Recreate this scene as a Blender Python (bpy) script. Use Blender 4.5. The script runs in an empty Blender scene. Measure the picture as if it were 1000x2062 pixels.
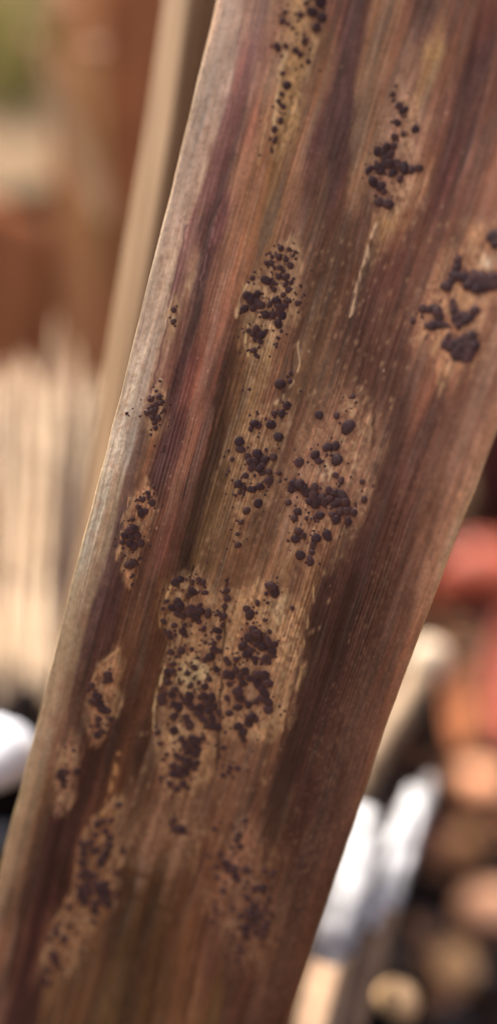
import bpy, bmesh, math, random
import numpy as np
from mathutils import Vector, Matrix
random.seed(7)
rng = np.random.default_rng(11)
scn = bpy.context.scene
col = scn.collection

# ------------------------------------------------------------------ camera
FPX = 2450.0                    # focal length in photo pixels (photo is 1000 x 2062)
CAM_H = 0.29                    # metres above the soil
PITCH = math.radians(30)
CAM = np.array([0.0, 0.0, CAM_H])
FWD = np.array([0.0, math.cos(PITCH), -math.sin(PITCH)])
UP = np.array([0.0, math.sin(PITCH), math.cos(PITCH)])
RIGHT = np.array([1.0, 0.0, 0.0])
cam_d = bpy.data.cameras.new('camera')
cam_o = bpy.data.objects.new('camera', cam_d)
col.objects.link(cam_o)
cam_o.location = CAM
cam_o.rotation_euler = (math.pi / 2 - PITCH, 0, 0)
cam_d.sensor_fit = 'VERTICAL'
cam_d.sensor_height = 24.0
cam_d.lens = 24.0 * FPX / 2062.0
cam_d.clip_start = 0.005
cam_d.clip_end = 100.0
cam_d.dof.use_dof = True
cam_d.dof.focus_distance = 0.2455
cam_d.dof.aperture_fstop = 1.65
cam_d.dof.aperture_blades = 0
scn.camera = cam_o

# ------------------------------------------------------------------ light
SUN_DIR = Vector((-0.40, 0.50, 0.77)).normalized()
world = bpy.data.worlds.new('World')
scn.world = world
world.use_nodes = True
wn = world.node_tree
wn.nodes.clear()
wo = wn.nodes.new('ShaderNodeOutputWorld')
wb = wn.nodes.new('ShaderNodeBackground')
ws = wn.nodes.new('ShaderNodeTexSky')
ws.sky_type = 'NISHITA'
ws.sun_disc = False
ws.sun_elevation = math.asin(SUN_DIR.z)
ws.sun_rotation = math.atan2(SUN_DIR.x, SUN_DIR.y) % (2 * math.pi)
ws.air_density = 0.35
ws.dust_density = 8.0
ws.ozone_density = 0.3
wb.inputs['Strength'].default_value = 0.15
wn.links.new(ws.outputs[0], wb.inputs[0])
wn.links.new(wb.outputs[0], wo.inputs[0])
sun_d = bpy.data.lights.new('sun', 'SUN')
sun_d.energy = 2.8
sun_d.angle = math.radians(0.5)
sun_d.color = (1.0, 0.93, 0.82)
sun_o = bpy.data.objects.new('sun', sun_d)
col.objects.link(sun_o)
sun_o.rotation_euler = SUN_DIR.to_track_quat('Z', 'Y').to_euler()
sun_o.location = (-1, 1, 2)
scn.view_settings.view_transform = 'Standard'
scn.view_settings.look = 'None'
scn.view_settings.exposure = 1.45
scn.view_settings.gamma = 1.0
try:
    scn.cycles.use_denoising = True
    scn.cycles.max_bounces = 8
except Exception:
    pass


# ------------------------------------------------------------------ helpers
def ray(px, py):
    return FWD + (px - 500.0) / FPX * RIGHT + (1031.0 - py) / FPX * UP


def at(px, py, z):
    """world point seen at photo pixel (px, py) at depth z along the view axis"""
    return CAM + z * ray(px, py)


def ss1(t):
    t = min(max(t, 0.0), 1.0)
    return t * t * (3 - 2 * t)


def soil(x, y=1.0):
    """soil height: the bed drops away right of the leaf and is heaped up on the left"""
    return -0.14 * ss1((x - 0.045) / 0.03) + 0.07 * ss1((-0.03 - x) / 0.03) * ss1((y - 0.20) / 0.05)


def on_ground(px, py, h=0.0):
    r = ray(px, py)
    g = 0.0
    for _ in range(40):
        p = CAM + r * ((g + h - CAM[2]) / r[2])
        g = 0.6 * g + 0.4 * soil(p[0], p[1])
    return p


def on_plane(px, py, Y):
    r = ray(px, py)
    return CAM + r * (Y / r[1])


def lin(c):
    c = np.asarray(c, float) / 255.0
    return np.where(c <= 0.04045, c / 12.92, ((c + 0.055) / 1.055) ** 2.4)


def tag(o, label=None, cat=None, group=None, kind=None):
    if label: o['label'] = label
    if cat: o['category'] = cat
    if group: o['group'] = group
    if kind: o['kind'] = kind
    return o


def empty(name, loc):
    o = bpy.data.objects.new(name, None)
    o.empty_display_size = 0.01
    o.location = loc
    col.objects.link(o)
    return o


def mesh_obj(name, verts, faces, mat, parent=None, smooth=True, loc=None):
    me = bpy.data.meshes.new(name)
    me.from_pydata([tuple(v) for v in verts], [], faces)
    me.validate()
    if smooth:
        me.polygons.foreach_set('use_smooth', [True] * len(me.polygons))
    me.materials.append(mat)
    me.update()
    o = bpy.data.objects.new(name, me)
    col.objects.link(o)
    if parent is not None: o.parent = parent
    if loc is not None: o.location = loc
    return o


def vnoise(x, y, seed):
    """smooth value noise in [-1, 1]"""
    x = np.asarray(x, float); y = np.asarray(y, float)
    xi = np.floor(x).astype(np.int64); yi = np.floor(y).astype(np.int64)
    fx = x - xi; fy = y - yi
    fx = fx * fx * (3 - 2 * fx); fy = fy * fy * (3 - 2 * fy)

    def h(a, b):
        n = (a * 374761393 + b * 668265263 + seed * 974634341) & 0xFFFFFFFF
        n = ((n ^ (n >> 13)) * 1274126177) & 0xFFFFFFFF
        n = n ^ (n >> 16)
        return (n & 0xFFFFFF) / float(0xFFFFFF) * 2 - 1
    a = h(xi, yi); b = h(xi + 1, yi); c = h(xi, yi + 1); d = h(xi + 1, yi + 1)
    return (a * (1 - fx) + b * fx) * (1 - fy) + (c * (1 - fx) + d * fx) * fy


def fbm(x, y, seed, oct=3):
    s = 0; amp = 1; tot = 0
    for k in range(oct):
        s = s + amp * vnoise(x * 2 ** k, y * 2 ** k, seed + 17 * k)
        tot += amp; amp *= 0.55
    return s / tot


def sstep(a, b, x):
    t = np.clip((x - a) / (b - a), 0, 1)
    return t * t * (3 - 2 * t)


# ------------------------------------------------------------------ materials
def base_mat(name, rough=0.7, spec=0.3):
    m = bpy.data.materials.new(name)
    m.use_nodes = True
    nt = m.node_tree
    b = nt.nodes['Principled BSDF']
    b.inputs['Roughness'].default_value = rough
    b.inputs['Specular IOR Level'].default_value = spec
    return m, nt, b


def noise_mat(name, c1, c2, scale=(60, 60, 60), detail=4, rough=0.75, spec=0.25, bump=0.0, bdist=0.0005,
              transl=0.0, c3=None, coords='Object', lo=0.35, hi=0.65):
    """two or three colour procedural material; scale may be anisotropic (fibres)"""
    m, nt, b = base_mat(name, rough, spec)
    N = nt.nodes; Lk = nt.links
    if coords == 'fibre':
        tc = N.new('ShaderNodeAttribute'); tc.attribute_name = 'fibre'; coords = 'Vector'
    else:
        tc = N.new('ShaderNodeTexCoord')
    mp = N.new('ShaderNodeMapping')
    mp.inputs['Scale'].default_value = scale
    Lk.new(tc.outputs[coords], mp.inputs['Vector'])
    nz = N.new('ShaderNodeTexNoise')
    nz.inputs['Scale'].default_value = 1.0
    nz.inputs['Detail'].default_value = detail
    Lk.new(mp.outputs[0], nz.inputs['Vector'])
    cr = N.new('ShaderNodeValToRGB')
    cr.color_ramp.elements[0].position = lo
    cr.color_ramp.elements[0].color = (*c1, 1)
    cr.color_ramp.elements[1].position = hi
    cr.color_ramp.elements[1].color = (*c2, 1)
    if c3 is not None:
        e = cr.color_ramp.elements.new((lo + hi) / 2)
        e.color = (*c3, 1)
    Lk.new(nz.outputs['Fac'], cr.inputs['Fac'])
    Lk.new(cr.outputs['Color'], b.inputs['Base Color'])
    if bump:
        bp = N.new('ShaderNodeBump')
        bp.inputs['Strength'].default_value = bump
        bp.inputs['Distance'].default_value = bdist
        Lk.new(nz.outputs['Fac'], bp.inputs['Height'])
        Lk.new(bp.outputs[0], b.inputs['Normal'])
    if transl:
        tr = N.new('ShaderNodeBsdfTranslucent')
        Lk.new(cr.outputs['Color'], tr.inputs['Color'])
        mx = N.new('ShaderNodeMixShader')
        mx.inputs[0].default_value = transl
        Lk.new(b.outputs[0], mx.inputs[1]); Lk.new(tr.outputs[0], mx.inputs[2])
        Lk.new(mx.outputs[0], N['Material Output'].inputs['Surface'])
    return m


# ================================================================== THE LEAF
LP = np.array([(-900, 663), (0, 438), (350, 353), (820, 237), (1190, 141), (1475, 71), (1750, 0), (2062, -78), (2500, -190), (2900, -292)], float)
RP = np.array([(-900, 1690), (-300, 1440), (0, 1325), (400, 1180), (870, 1000), (1010, 945), (1235, 860), (1450, 780), (1725, 690),
               (1900, 632), (2062, 582), (2500, 445), (2900, 320)], float)


def smooth_poly(P, y):
    # average three shifted evaluations: rounds the polyline's corners
    y = np.asarray(y, float)
    return sum(np.interp(y + d, P[:, 0], P[:, 1]) for d in (-60, -30, 0, 30, 60)) / 5.0


def Lx(y): return smooth_poly(LP, y)
def Rx(y): return smooth_poly(RP, y)


def u_of(px, py):
    l = Lx(py); r = Rx(py)
    return (px - l) / (r - l)


# rust-brown fungal lesions: outline in photo pixels, colour, strength, softness, relief (mm)
LES = [
    ([(575, -40), (645, -40), (655, 60), (628, 130), (612, 220), (592, 300), (556, 312), (548, 220), (560, 120), (562, 40)], (158, 124, 88), .8, 12, .10),
    ([(800, 168), (850, 180), (866, 250), (855, 330), (852, 420), (790, 445), (742, 432), (722, 360), (738, 290), (762, 228)], (152, 116, 94), .75, 16, .12),
    ([(1010, 440), (930, 452), (888, 500), (868, 560), (838, 600), (818, 650), (852, 705), (902, 790), (942, 740), (978, 700), (990, 620), (1015, 605), (1070, 570), (1080, 460)], (152, 112, 84), .75, 16, .14),
    ([(590, 478), (545, 508), (518, 545), (488, 578), (475, 622), (485, 662), (497, 720), (518, 742), (560, 700), (602, 640), (608, 560), (612, 500)], (162, 128, 98), .8, 9, .16),
    ([(592, 810), (560, 800), (510, 830), (480, 868), (460, 920), (465, 1000), (472, 1112), (492, 1112), (512, 1040), (556, 1000), (572, 900)], (142, 106, 78), .7, 10, .12),
    ([(690, 775), (640, 810), (600, 870), (575, 960), (568, 1040), (585, 1110), (620, 1155), (672, 1142), (722, 1070), (758, 990), (760, 860), (742, 800)], (134, 97, 76), .66, 15, .14),
    ([(345, 1160), (324, 1210), (324, 1260), (343, 1300), (328, 1350), (310, 1420), (310, 1500), (324, 1590), (370, 1615), (425, 1560), (443, 1482), (550, 1502), (592, 1450), (612, 1310), (614, 1230), (570, 1185), (530, 1165), (480, 1190), (440, 1190), (400, 1150)], (150, 114, 84), .8, 9, .18),
    ([(326, 765), (300, 800), (291, 830), (299, 870), (312, 892), (329, 860), (336, 810)], (156, 122, 94), .8, 6, .15),
    ([(296, 965), (260, 1000), (245, 1060), (239, 1110), (247, 1168), (265, 1174), (285, 1112), (311, 1060), (317, 1000)], (156, 112, 82), .85, 6, .16),
    ([(242, 1305), (200, 1340), (177, 1390), (171, 1440), (181, 1502), (205, 1504), (222, 1460), (242, 1400), (250, 1340)], (148, 108, 80), .85, 8, .16),
    ([(152, 1476), (120, 1500), (108, 1560), (107, 1612), (125, 1642), (146, 1612), (162, 1560), (170, 1500)], (146, 106, 84), .85, 9, .16),
    ([(238, 1600), (190, 1640), (160, 1700), (150, 1790), (105, 1860), (85, 1930), (90, 2035), (115, 2015), (150, 1950), (190, 1880), (242, 1820), (247, 1740), (243, 1680)], (134, 96, 70), .8, 9, .16),
    ([(500, 1635), (440, 1700), (398, 1760), (420, 1830), (440, 1890), (470, 1970), (530, 1930), (562, 1830), (564, 1740), (530, 1670)], (122, 84, 64), .6, 18, .10),
    ([(356, 596), (341, 620), (337, 672), (349, 684), (363, 640)], (160, 126, 96), .8, 5, .08),
    ([(388, 525), (376, 560), (374, 598), (386, 588), (394, 555)], (176, 150, 122), .8, 5, .05),
    ([(562, 1200), (545, 1215), (540, 1240), (556, 1256), (574, 1244), (578, 1215)], (166, 146, 120), .75, 8, .05),
    ([(386, 1325), (362, 1345), (352, 1375), (372, 1400), (404, 1385), (424, 1350), (410, 1328)], (178, 160, 124), .8, 10, .02),
    ([(362, 1420), (346, 1440), (340, 1490), (356, 1510), (376, 1470), (392, 1440)], (166, 142, 108), .55, 10, .0),
    ([(850, 80), (835, 115), (846, 145), (868, 130), (882, 95)], (160, 126, 78), .6, 12, .03),
    ([(752, 430), (742, 480), (760, 500), (800, 470), (836, 450), (820, 430)], (156, 118, 82), .6, 12, .05),
    ([(640, 928), (632, 952), (648, 962), (670, 956), (662, 930)], (168, 146, 126), .7, 6, .0),
    ([(975, 510), (962, 528), (975, 545), (992, 540), (996, 518)], (176, 160, 146), .8, 6, .0),
    ([(905, 570), (925, 562), (945, 590), (945, 612), (925, 620), (908, 600)], (160, 122, 88), .6, 6, .0),
    ([(500, 735), (520, 700), (560, 690), (560, 740), (530, 790), (505, 830), (490, 800)], (138, 106, 72), .6, 16, .06),
    ([(720, 815), (702, 805), (716, 840), (738, 872), (752, 900), (760, 870), (740, 835)], (150, 114, 88), .5, 8, .0),
    ([(320, 1600), (270, 1660), (262, 1740), (300, 1760), (380, 1740), (420, 1680), (400, 1610), (350, 1620)], (122, 88, 68), .6, 24, .05),
]

# pale epidermis splits, and lit lesion ridges painted as light lines: polyline, colour, half width
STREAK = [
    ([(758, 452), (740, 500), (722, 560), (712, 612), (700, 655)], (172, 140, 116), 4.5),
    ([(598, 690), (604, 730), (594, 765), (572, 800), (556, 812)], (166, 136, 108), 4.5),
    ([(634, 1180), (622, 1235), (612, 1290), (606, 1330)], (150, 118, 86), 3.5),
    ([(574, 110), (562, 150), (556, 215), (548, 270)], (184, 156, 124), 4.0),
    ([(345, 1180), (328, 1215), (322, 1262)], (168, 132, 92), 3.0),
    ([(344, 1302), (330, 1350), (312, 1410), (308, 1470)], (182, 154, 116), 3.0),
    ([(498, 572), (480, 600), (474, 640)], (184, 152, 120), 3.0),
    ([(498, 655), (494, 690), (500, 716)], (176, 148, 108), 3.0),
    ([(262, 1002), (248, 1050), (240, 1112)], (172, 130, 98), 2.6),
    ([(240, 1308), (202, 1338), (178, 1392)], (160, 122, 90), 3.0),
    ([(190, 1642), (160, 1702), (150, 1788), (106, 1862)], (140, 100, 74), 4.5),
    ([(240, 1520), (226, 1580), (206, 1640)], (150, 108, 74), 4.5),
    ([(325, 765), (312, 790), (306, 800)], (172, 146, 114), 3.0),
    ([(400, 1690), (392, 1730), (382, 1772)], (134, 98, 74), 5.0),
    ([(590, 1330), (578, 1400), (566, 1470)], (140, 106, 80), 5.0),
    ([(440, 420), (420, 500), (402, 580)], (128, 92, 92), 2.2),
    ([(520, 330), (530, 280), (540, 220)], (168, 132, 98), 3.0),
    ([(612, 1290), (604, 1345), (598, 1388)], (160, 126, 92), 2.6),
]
# dark cracks
CRACK = [
    ([(460, 1165), (455, 1210), (450, 1290), (446, 1380), (441, 1480), (436, 1540)], (40, 25, 23), 3.4),
    ([(392, 1140), (380, 1185), (372, 1210)], (40, 25, 23), 3.0),
    ([(386, 1170), (372, 1250), (362, 1310)], (80, 55, 42), 2.0),
    ([(612, 640), (594, 690), (584, 760)], (84, 58, 48), 4.0),
    ([(476, 700), (462, 790), (452, 860), (440, 940)], (78, 54, 40), 4.5),
    ([(440, 800), (424, 900), (404, 1000), (388, 1090)], (68, 46, 36), 6.0),
    ([(606, 1320), (584, 1420), (566, 1500)], (74, 48, 40), 5.0),
    ([(246, 1752), (290, 1764), (330, 1776)], (78, 52, 36), 9.0),
    ([(238, 1800), (300, 1815), (350, 1836)], (72, 48, 34), 10.0),
    ([(420, 1690), (404, 1740), (384, 1800)], (76, 48, 40), 4.0),
    ([(340, 640), (318, 740), (306, 790)], (104, 74, 72), 2.2),
    ([(376, 455), (356, 545), (340, 620)], (104, 74, 76), 3.0),
    ([(300, 1880), (280, 1960), (262, 2062)], (70, 46, 34), 6.0),
    ([(336, 1860), (318, 1960), (300, 2062)], (66, 42, 32), 5.0),
    ([(416, 1840), (392, 1940), (370, 2062)], (66, 42, 34), 7.0),
    ([(640, 520), (662, 545), (640, 560)], (86, 60, 48), 8.0),
    ([(770, 700), (755, 800), (752, 900)], (76, 50, 42), 5.0),
]
# pigment rows with a little shading left in the colours: photo y -> (photo x, r, g, b) of the dry leaf's stripes
ROWS = {
    0: [(440, 172, 148, 128), (480, 176, 152, 132), (505, 152, 118, 98), (522, 140, 105, 96), (560, 150, 110, 88), (605, 150, 115, 82), (640, 112, 78, 60), (680, 100, 68, 56), (720, 84, 58, 56), (780, 116, 86, 64), (860, 92, 64, 56), (930, 88, 58, 48), (1000, 84, 52, 44), (1150, 96, 66, 54), (1290, 130, 96, 80)],
    150: [(410, 164, 142, 122), (455, 166, 143, 124), (474, 120, 82, 76), (492, 106, 76, 84), (520, 146, 102, 86), (550, 152, 116, 90), (585, 140, 106, 72), (640, 106, 76, 56), (692, 86, 60, 66), (735, 120, 90, 68), (800, 116, 82, 64), (868, 118, 88, 60), (905, 94, 62, 48), (955, 80, 53, 51), (1010, 90, 58, 48), (1250, 130, 96, 80)],
    250: [(385, 162, 140, 120), (428, 164, 140, 120), (448, 110, 76, 76), (470, 104, 72, 80), (500, 146, 98, 80), (535, 150, 108, 82), (565, 130, 95, 66), (610, 108, 78, 60), (660, 86, 60, 62), (695, 78, 56, 64), (730, 112, 84, 64), (790, 124, 88, 70), (850, 116, 80, 64), (885, 92, 60, 50), (930, 82, 53, 50), (1000, 94, 62, 52), (1210, 136, 102, 84)],
    350: [(362, 160, 138, 118), (402, 162, 138, 118), (420, 106, 74, 76), (442, 100, 68, 75), (474, 146, 94, 76), (520, 148, 102, 74), (552, 120, 86, 56), (590, 110, 80, 60), (640, 98, 68, 60), (690, 92, 62, 58), (722, 116, 84, 62), (765, 110, 75, 60), (850, 108, 70, 50), (905, 84, 52, 50), (960, 104, 70, 58), (1010, 112, 76, 62), (1180, 140, 106, 88)],
    450: [(330, 160, 138, 118), (374, 162, 138, 118), (392, 118, 86, 84), (420, 94, 64, 74), (440, 108, 70, 68), (465, 146, 92, 72), (510, 138, 96, 66), (545, 112, 82, 56), (585, 124, 90, 72), (630, 106, 76, 58), (680, 96, 66, 52), (735, 98, 68, 54), (790, 112, 74, 52), (850, 98, 60, 48), (905, 104, 68, 56), (1010, 116, 80, 64), (1140, 146, 112, 92)],
    550: [(308, 160, 138, 116), (346, 160, 138, 116), (364, 122, 88, 82), (386, 140, 108, 90), (408, 90, 60, 70), (430, 128, 78, 66), (460, 152, 92, 70), (492, 130, 86, 60), (600, 118, 85, 67), (650, 96, 68, 52), (685, 94, 64, 50), (725, 98, 68, 53), (762, 92, 57, 48), (805, 90, 55, 47), (845, 102, 66, 53), (1000, 124, 84, 66), (1105, 148, 114, 92)],
    650: [(284, 154, 132, 112), (328, 152, 130, 110), (344, 140, 110, 90), (372, 108, 74, 64), (388, 84, 57, 68), (410, 130, 76, 64), (440, 148, 86, 70), (468, 110, 70, 52), (490, 100, 70, 50), (520, 124, 94, 66), (575, 114, 80, 62), (620, 104, 76, 56), (660, 98, 70, 52), (690, 92, 62, 50), (730, 86, 56, 48), (770, 94, 62, 50), (810, 96, 60, 50), (860, 116, 76, 62), (960, 124, 82, 64), (1030, 130, 92, 74), (1070, 150, 115, 92)],
    750: [(258, 150, 130, 110), (298, 148, 126, 106), (318, 128, 98, 82), (338, 110, 76, 66), (360, 82, 56, 66), (382, 116, 70, 62), (408, 148, 84, 70), (432, 108, 66, 52), (455, 82, 54, 42), (480, 108, 78, 56), (525, 126, 96, 66), (560, 112, 78, 60), (610, 104, 76, 56), (650, 102, 74, 56), (690, 96, 66, 52), (740, 90, 58, 48), (800, 90, 58, 47), (860, 104, 66, 52), (940, 102, 64, 50), (1000, 128, 92, 76), (1035, 150, 115, 92)],
    900: [(228, 146, 130, 112), (264, 142, 124, 106), (280, 110, 84, 74), (300, 118, 80, 58), (330, 90, 60, 58), (350, 96, 60, 58), (378, 136, 80, 66), (402, 110, 68, 54), (432, 78, 54, 40), (458, 114, 84, 56), (520, 120, 86, 64), (575, 108, 74, 57), (640, 116, 80, 62), (740, 112, 77, 61), (785, 80, 52, 45), (850, 85, 55, 48), (890, 100, 68, 55), (932, 126, 92, 76), (965, 140, 105, 85)],
    1000: [(202, 144, 128, 108), (236, 138, 120, 100), (252, 108, 80, 72), (325, 96, 62, 54), (346, 122, 74, 62), (372, 98, 64, 52), (400, 74, 52, 38), (428, 104, 76, 50), (460, 118, 88, 60), (520, 112, 80, 58), (570, 106, 74, 56), (740, 104, 72, 58), (765, 78, 50, 43), (830, 86, 56, 48), (870, 102, 70, 56), (905, 128, 94, 77), (935, 142, 108, 86)],
    1100: [(176, 140, 125, 105), (208, 134, 117, 98), (226, 98, 73, 68), (300, 100, 65, 52), (328, 116, 71, 60), (350, 95, 60, 48), (380, 72, 50, 38), (402, 104, 78, 52), (450, 112, 82, 58), (500, 110, 78, 56), (560, 124, 90, 66), (620, 108, 74, 57), (685, 96, 65, 50), (715, 76, 49, 43), (765, 78, 50, 43), (820, 90, 58, 48), (852, 110, 76, 62), (882, 135, 100, 82), (902, 146, 112, 86)],
    1200: [(148, 138, 122, 102), (180, 132, 114, 95), (202, 92, 68, 68), (228, 86, 60, 58), (265, 104, 68, 50), (300, 96, 62, 46), (322, 98, 64, 42), (380, 100, 70, 52), (450, 112, 80, 58), (500, 118, 86, 62), (560, 124, 92, 66), (615, 112, 80, 56), (655, 76, 49, 42), (700, 74, 48, 42), (760, 84, 55, 46), (810, 104, 72, 60), (855, 134, 100, 80)],
    1300: [(120, 134, 118, 98), (158, 124, 106, 86), (178, 86, 64, 60), (198, 84, 58, 54), (262, 100, 65, 46), (290, 90, 58, 42), (322, 84, 55, 38), (420, 120, 88, 66), (500, 126, 92, 70), (570, 118, 84, 62), (632, 77, 50, 42), (680, 72, 46, 40), (740, 82, 54, 45), (790, 102, 70, 57), (826, 122, 87, 71)],
    1400: [(96, 132, 114, 94), (132, 118, 97, 78), (156, 90, 64, 54), (258, 86, 56, 44), (285, 84, 54, 40), (318, 92, 60, 42), (420, 116, 86, 64), (500, 120, 86, 66), (575, 116, 82, 62), (608, 74, 48, 41), (660, 72, 47, 41), (720, 84, 56, 47), (760, 98, 67, 55), (792, 112, 79, 64)],
    1500: [(76, 130, 112, 92), (100, 122, 102, 83), (120, 106, 80, 66), (230, 76, 50, 42), (260, 90, 58, 42), (284, 76, 50, 40), (315, 106, 76, 58), (400, 114, 82, 62), (480, 112, 80, 60), (545, 104, 72, 54), (578, 76, 50, 42), (610, 70, 46, 40), (660, 78, 52, 45), (710, 92, 64, 53), (756, 104, 72, 60)],
    1600: [(48, 128, 110, 88), (78, 118, 97, 76), (104, 92, 66, 50), (170, 72, 44, 40), (215, 88, 56, 42), (250, 98, 66, 46), (285, 100, 70, 52), (330, 112, 78, 60), (400, 104, 72, 54), (460, 106, 74, 56), (520, 92, 62, 48), (560, 74, 50, 40), (620, 74, 49, 42), (670, 82, 56, 48), (722, 96, 66, 55)],
    1700: [(24, 126, 106, 86), (52, 112, 90, 72), (76, 84, 60, 48), (105, 70, 42, 40), (142, 71, 43, 40), (160, 90, 58, 45), (255, 106, 76, 58), (300, 120, 86, 66), (355, 110, 78, 58), (420, 104, 68, 50), (480, 106, 71, 56), (560, 84, 55, 42), (620, 80, 52, 45), (688, 88, 60, 51)],
    1800: [(0, 124, 102, 82), (28, 100, 76, 60), (52, 76, 50, 42), (85, 68, 40, 38), (125, 70, 42, 38), (145, 96, 64, 48), (255, 86, 58, 42), (310, 82, 56, 38), (360, 90, 60, 42), (410, 98, 62, 46), (480, 98, 66, 52), (560, 88, 58, 46), (610, 82, 54, 45), (658, 88, 60, 50)],
    1900: [(-30, 120, 90, 70), (2, 116, 84, 66), (22, 104, 75, 60), (42, 75, 48, 42), (70, 67, 40, 38), (92, 94, 62, 50), (180, 95, 65, 43), (250, 86, 61, 38), (318, 80, 56, 36), (372, 100, 65, 42), (432, 85, 53, 42), (480, 76, 49, 42), (545, 86, 56, 42), (584, 82, 55, 44), (625, 86, 59, 48)],
    2062: [(-70, 105, 74, 60), (0, 96, 66, 55), (30, 68, 42, 42), (58, 70, 44, 40), (82, 104, 74, 48), (132, 104, 70, 45), (205, 90, 65, 40), (300, 90, 62, 38), (372, 114, 75, 45), (420, 105, 72, 42), (480, 80, 50, 40), (540, 75, 48, 40), (576, 84, 56, 46)],
}
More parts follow.
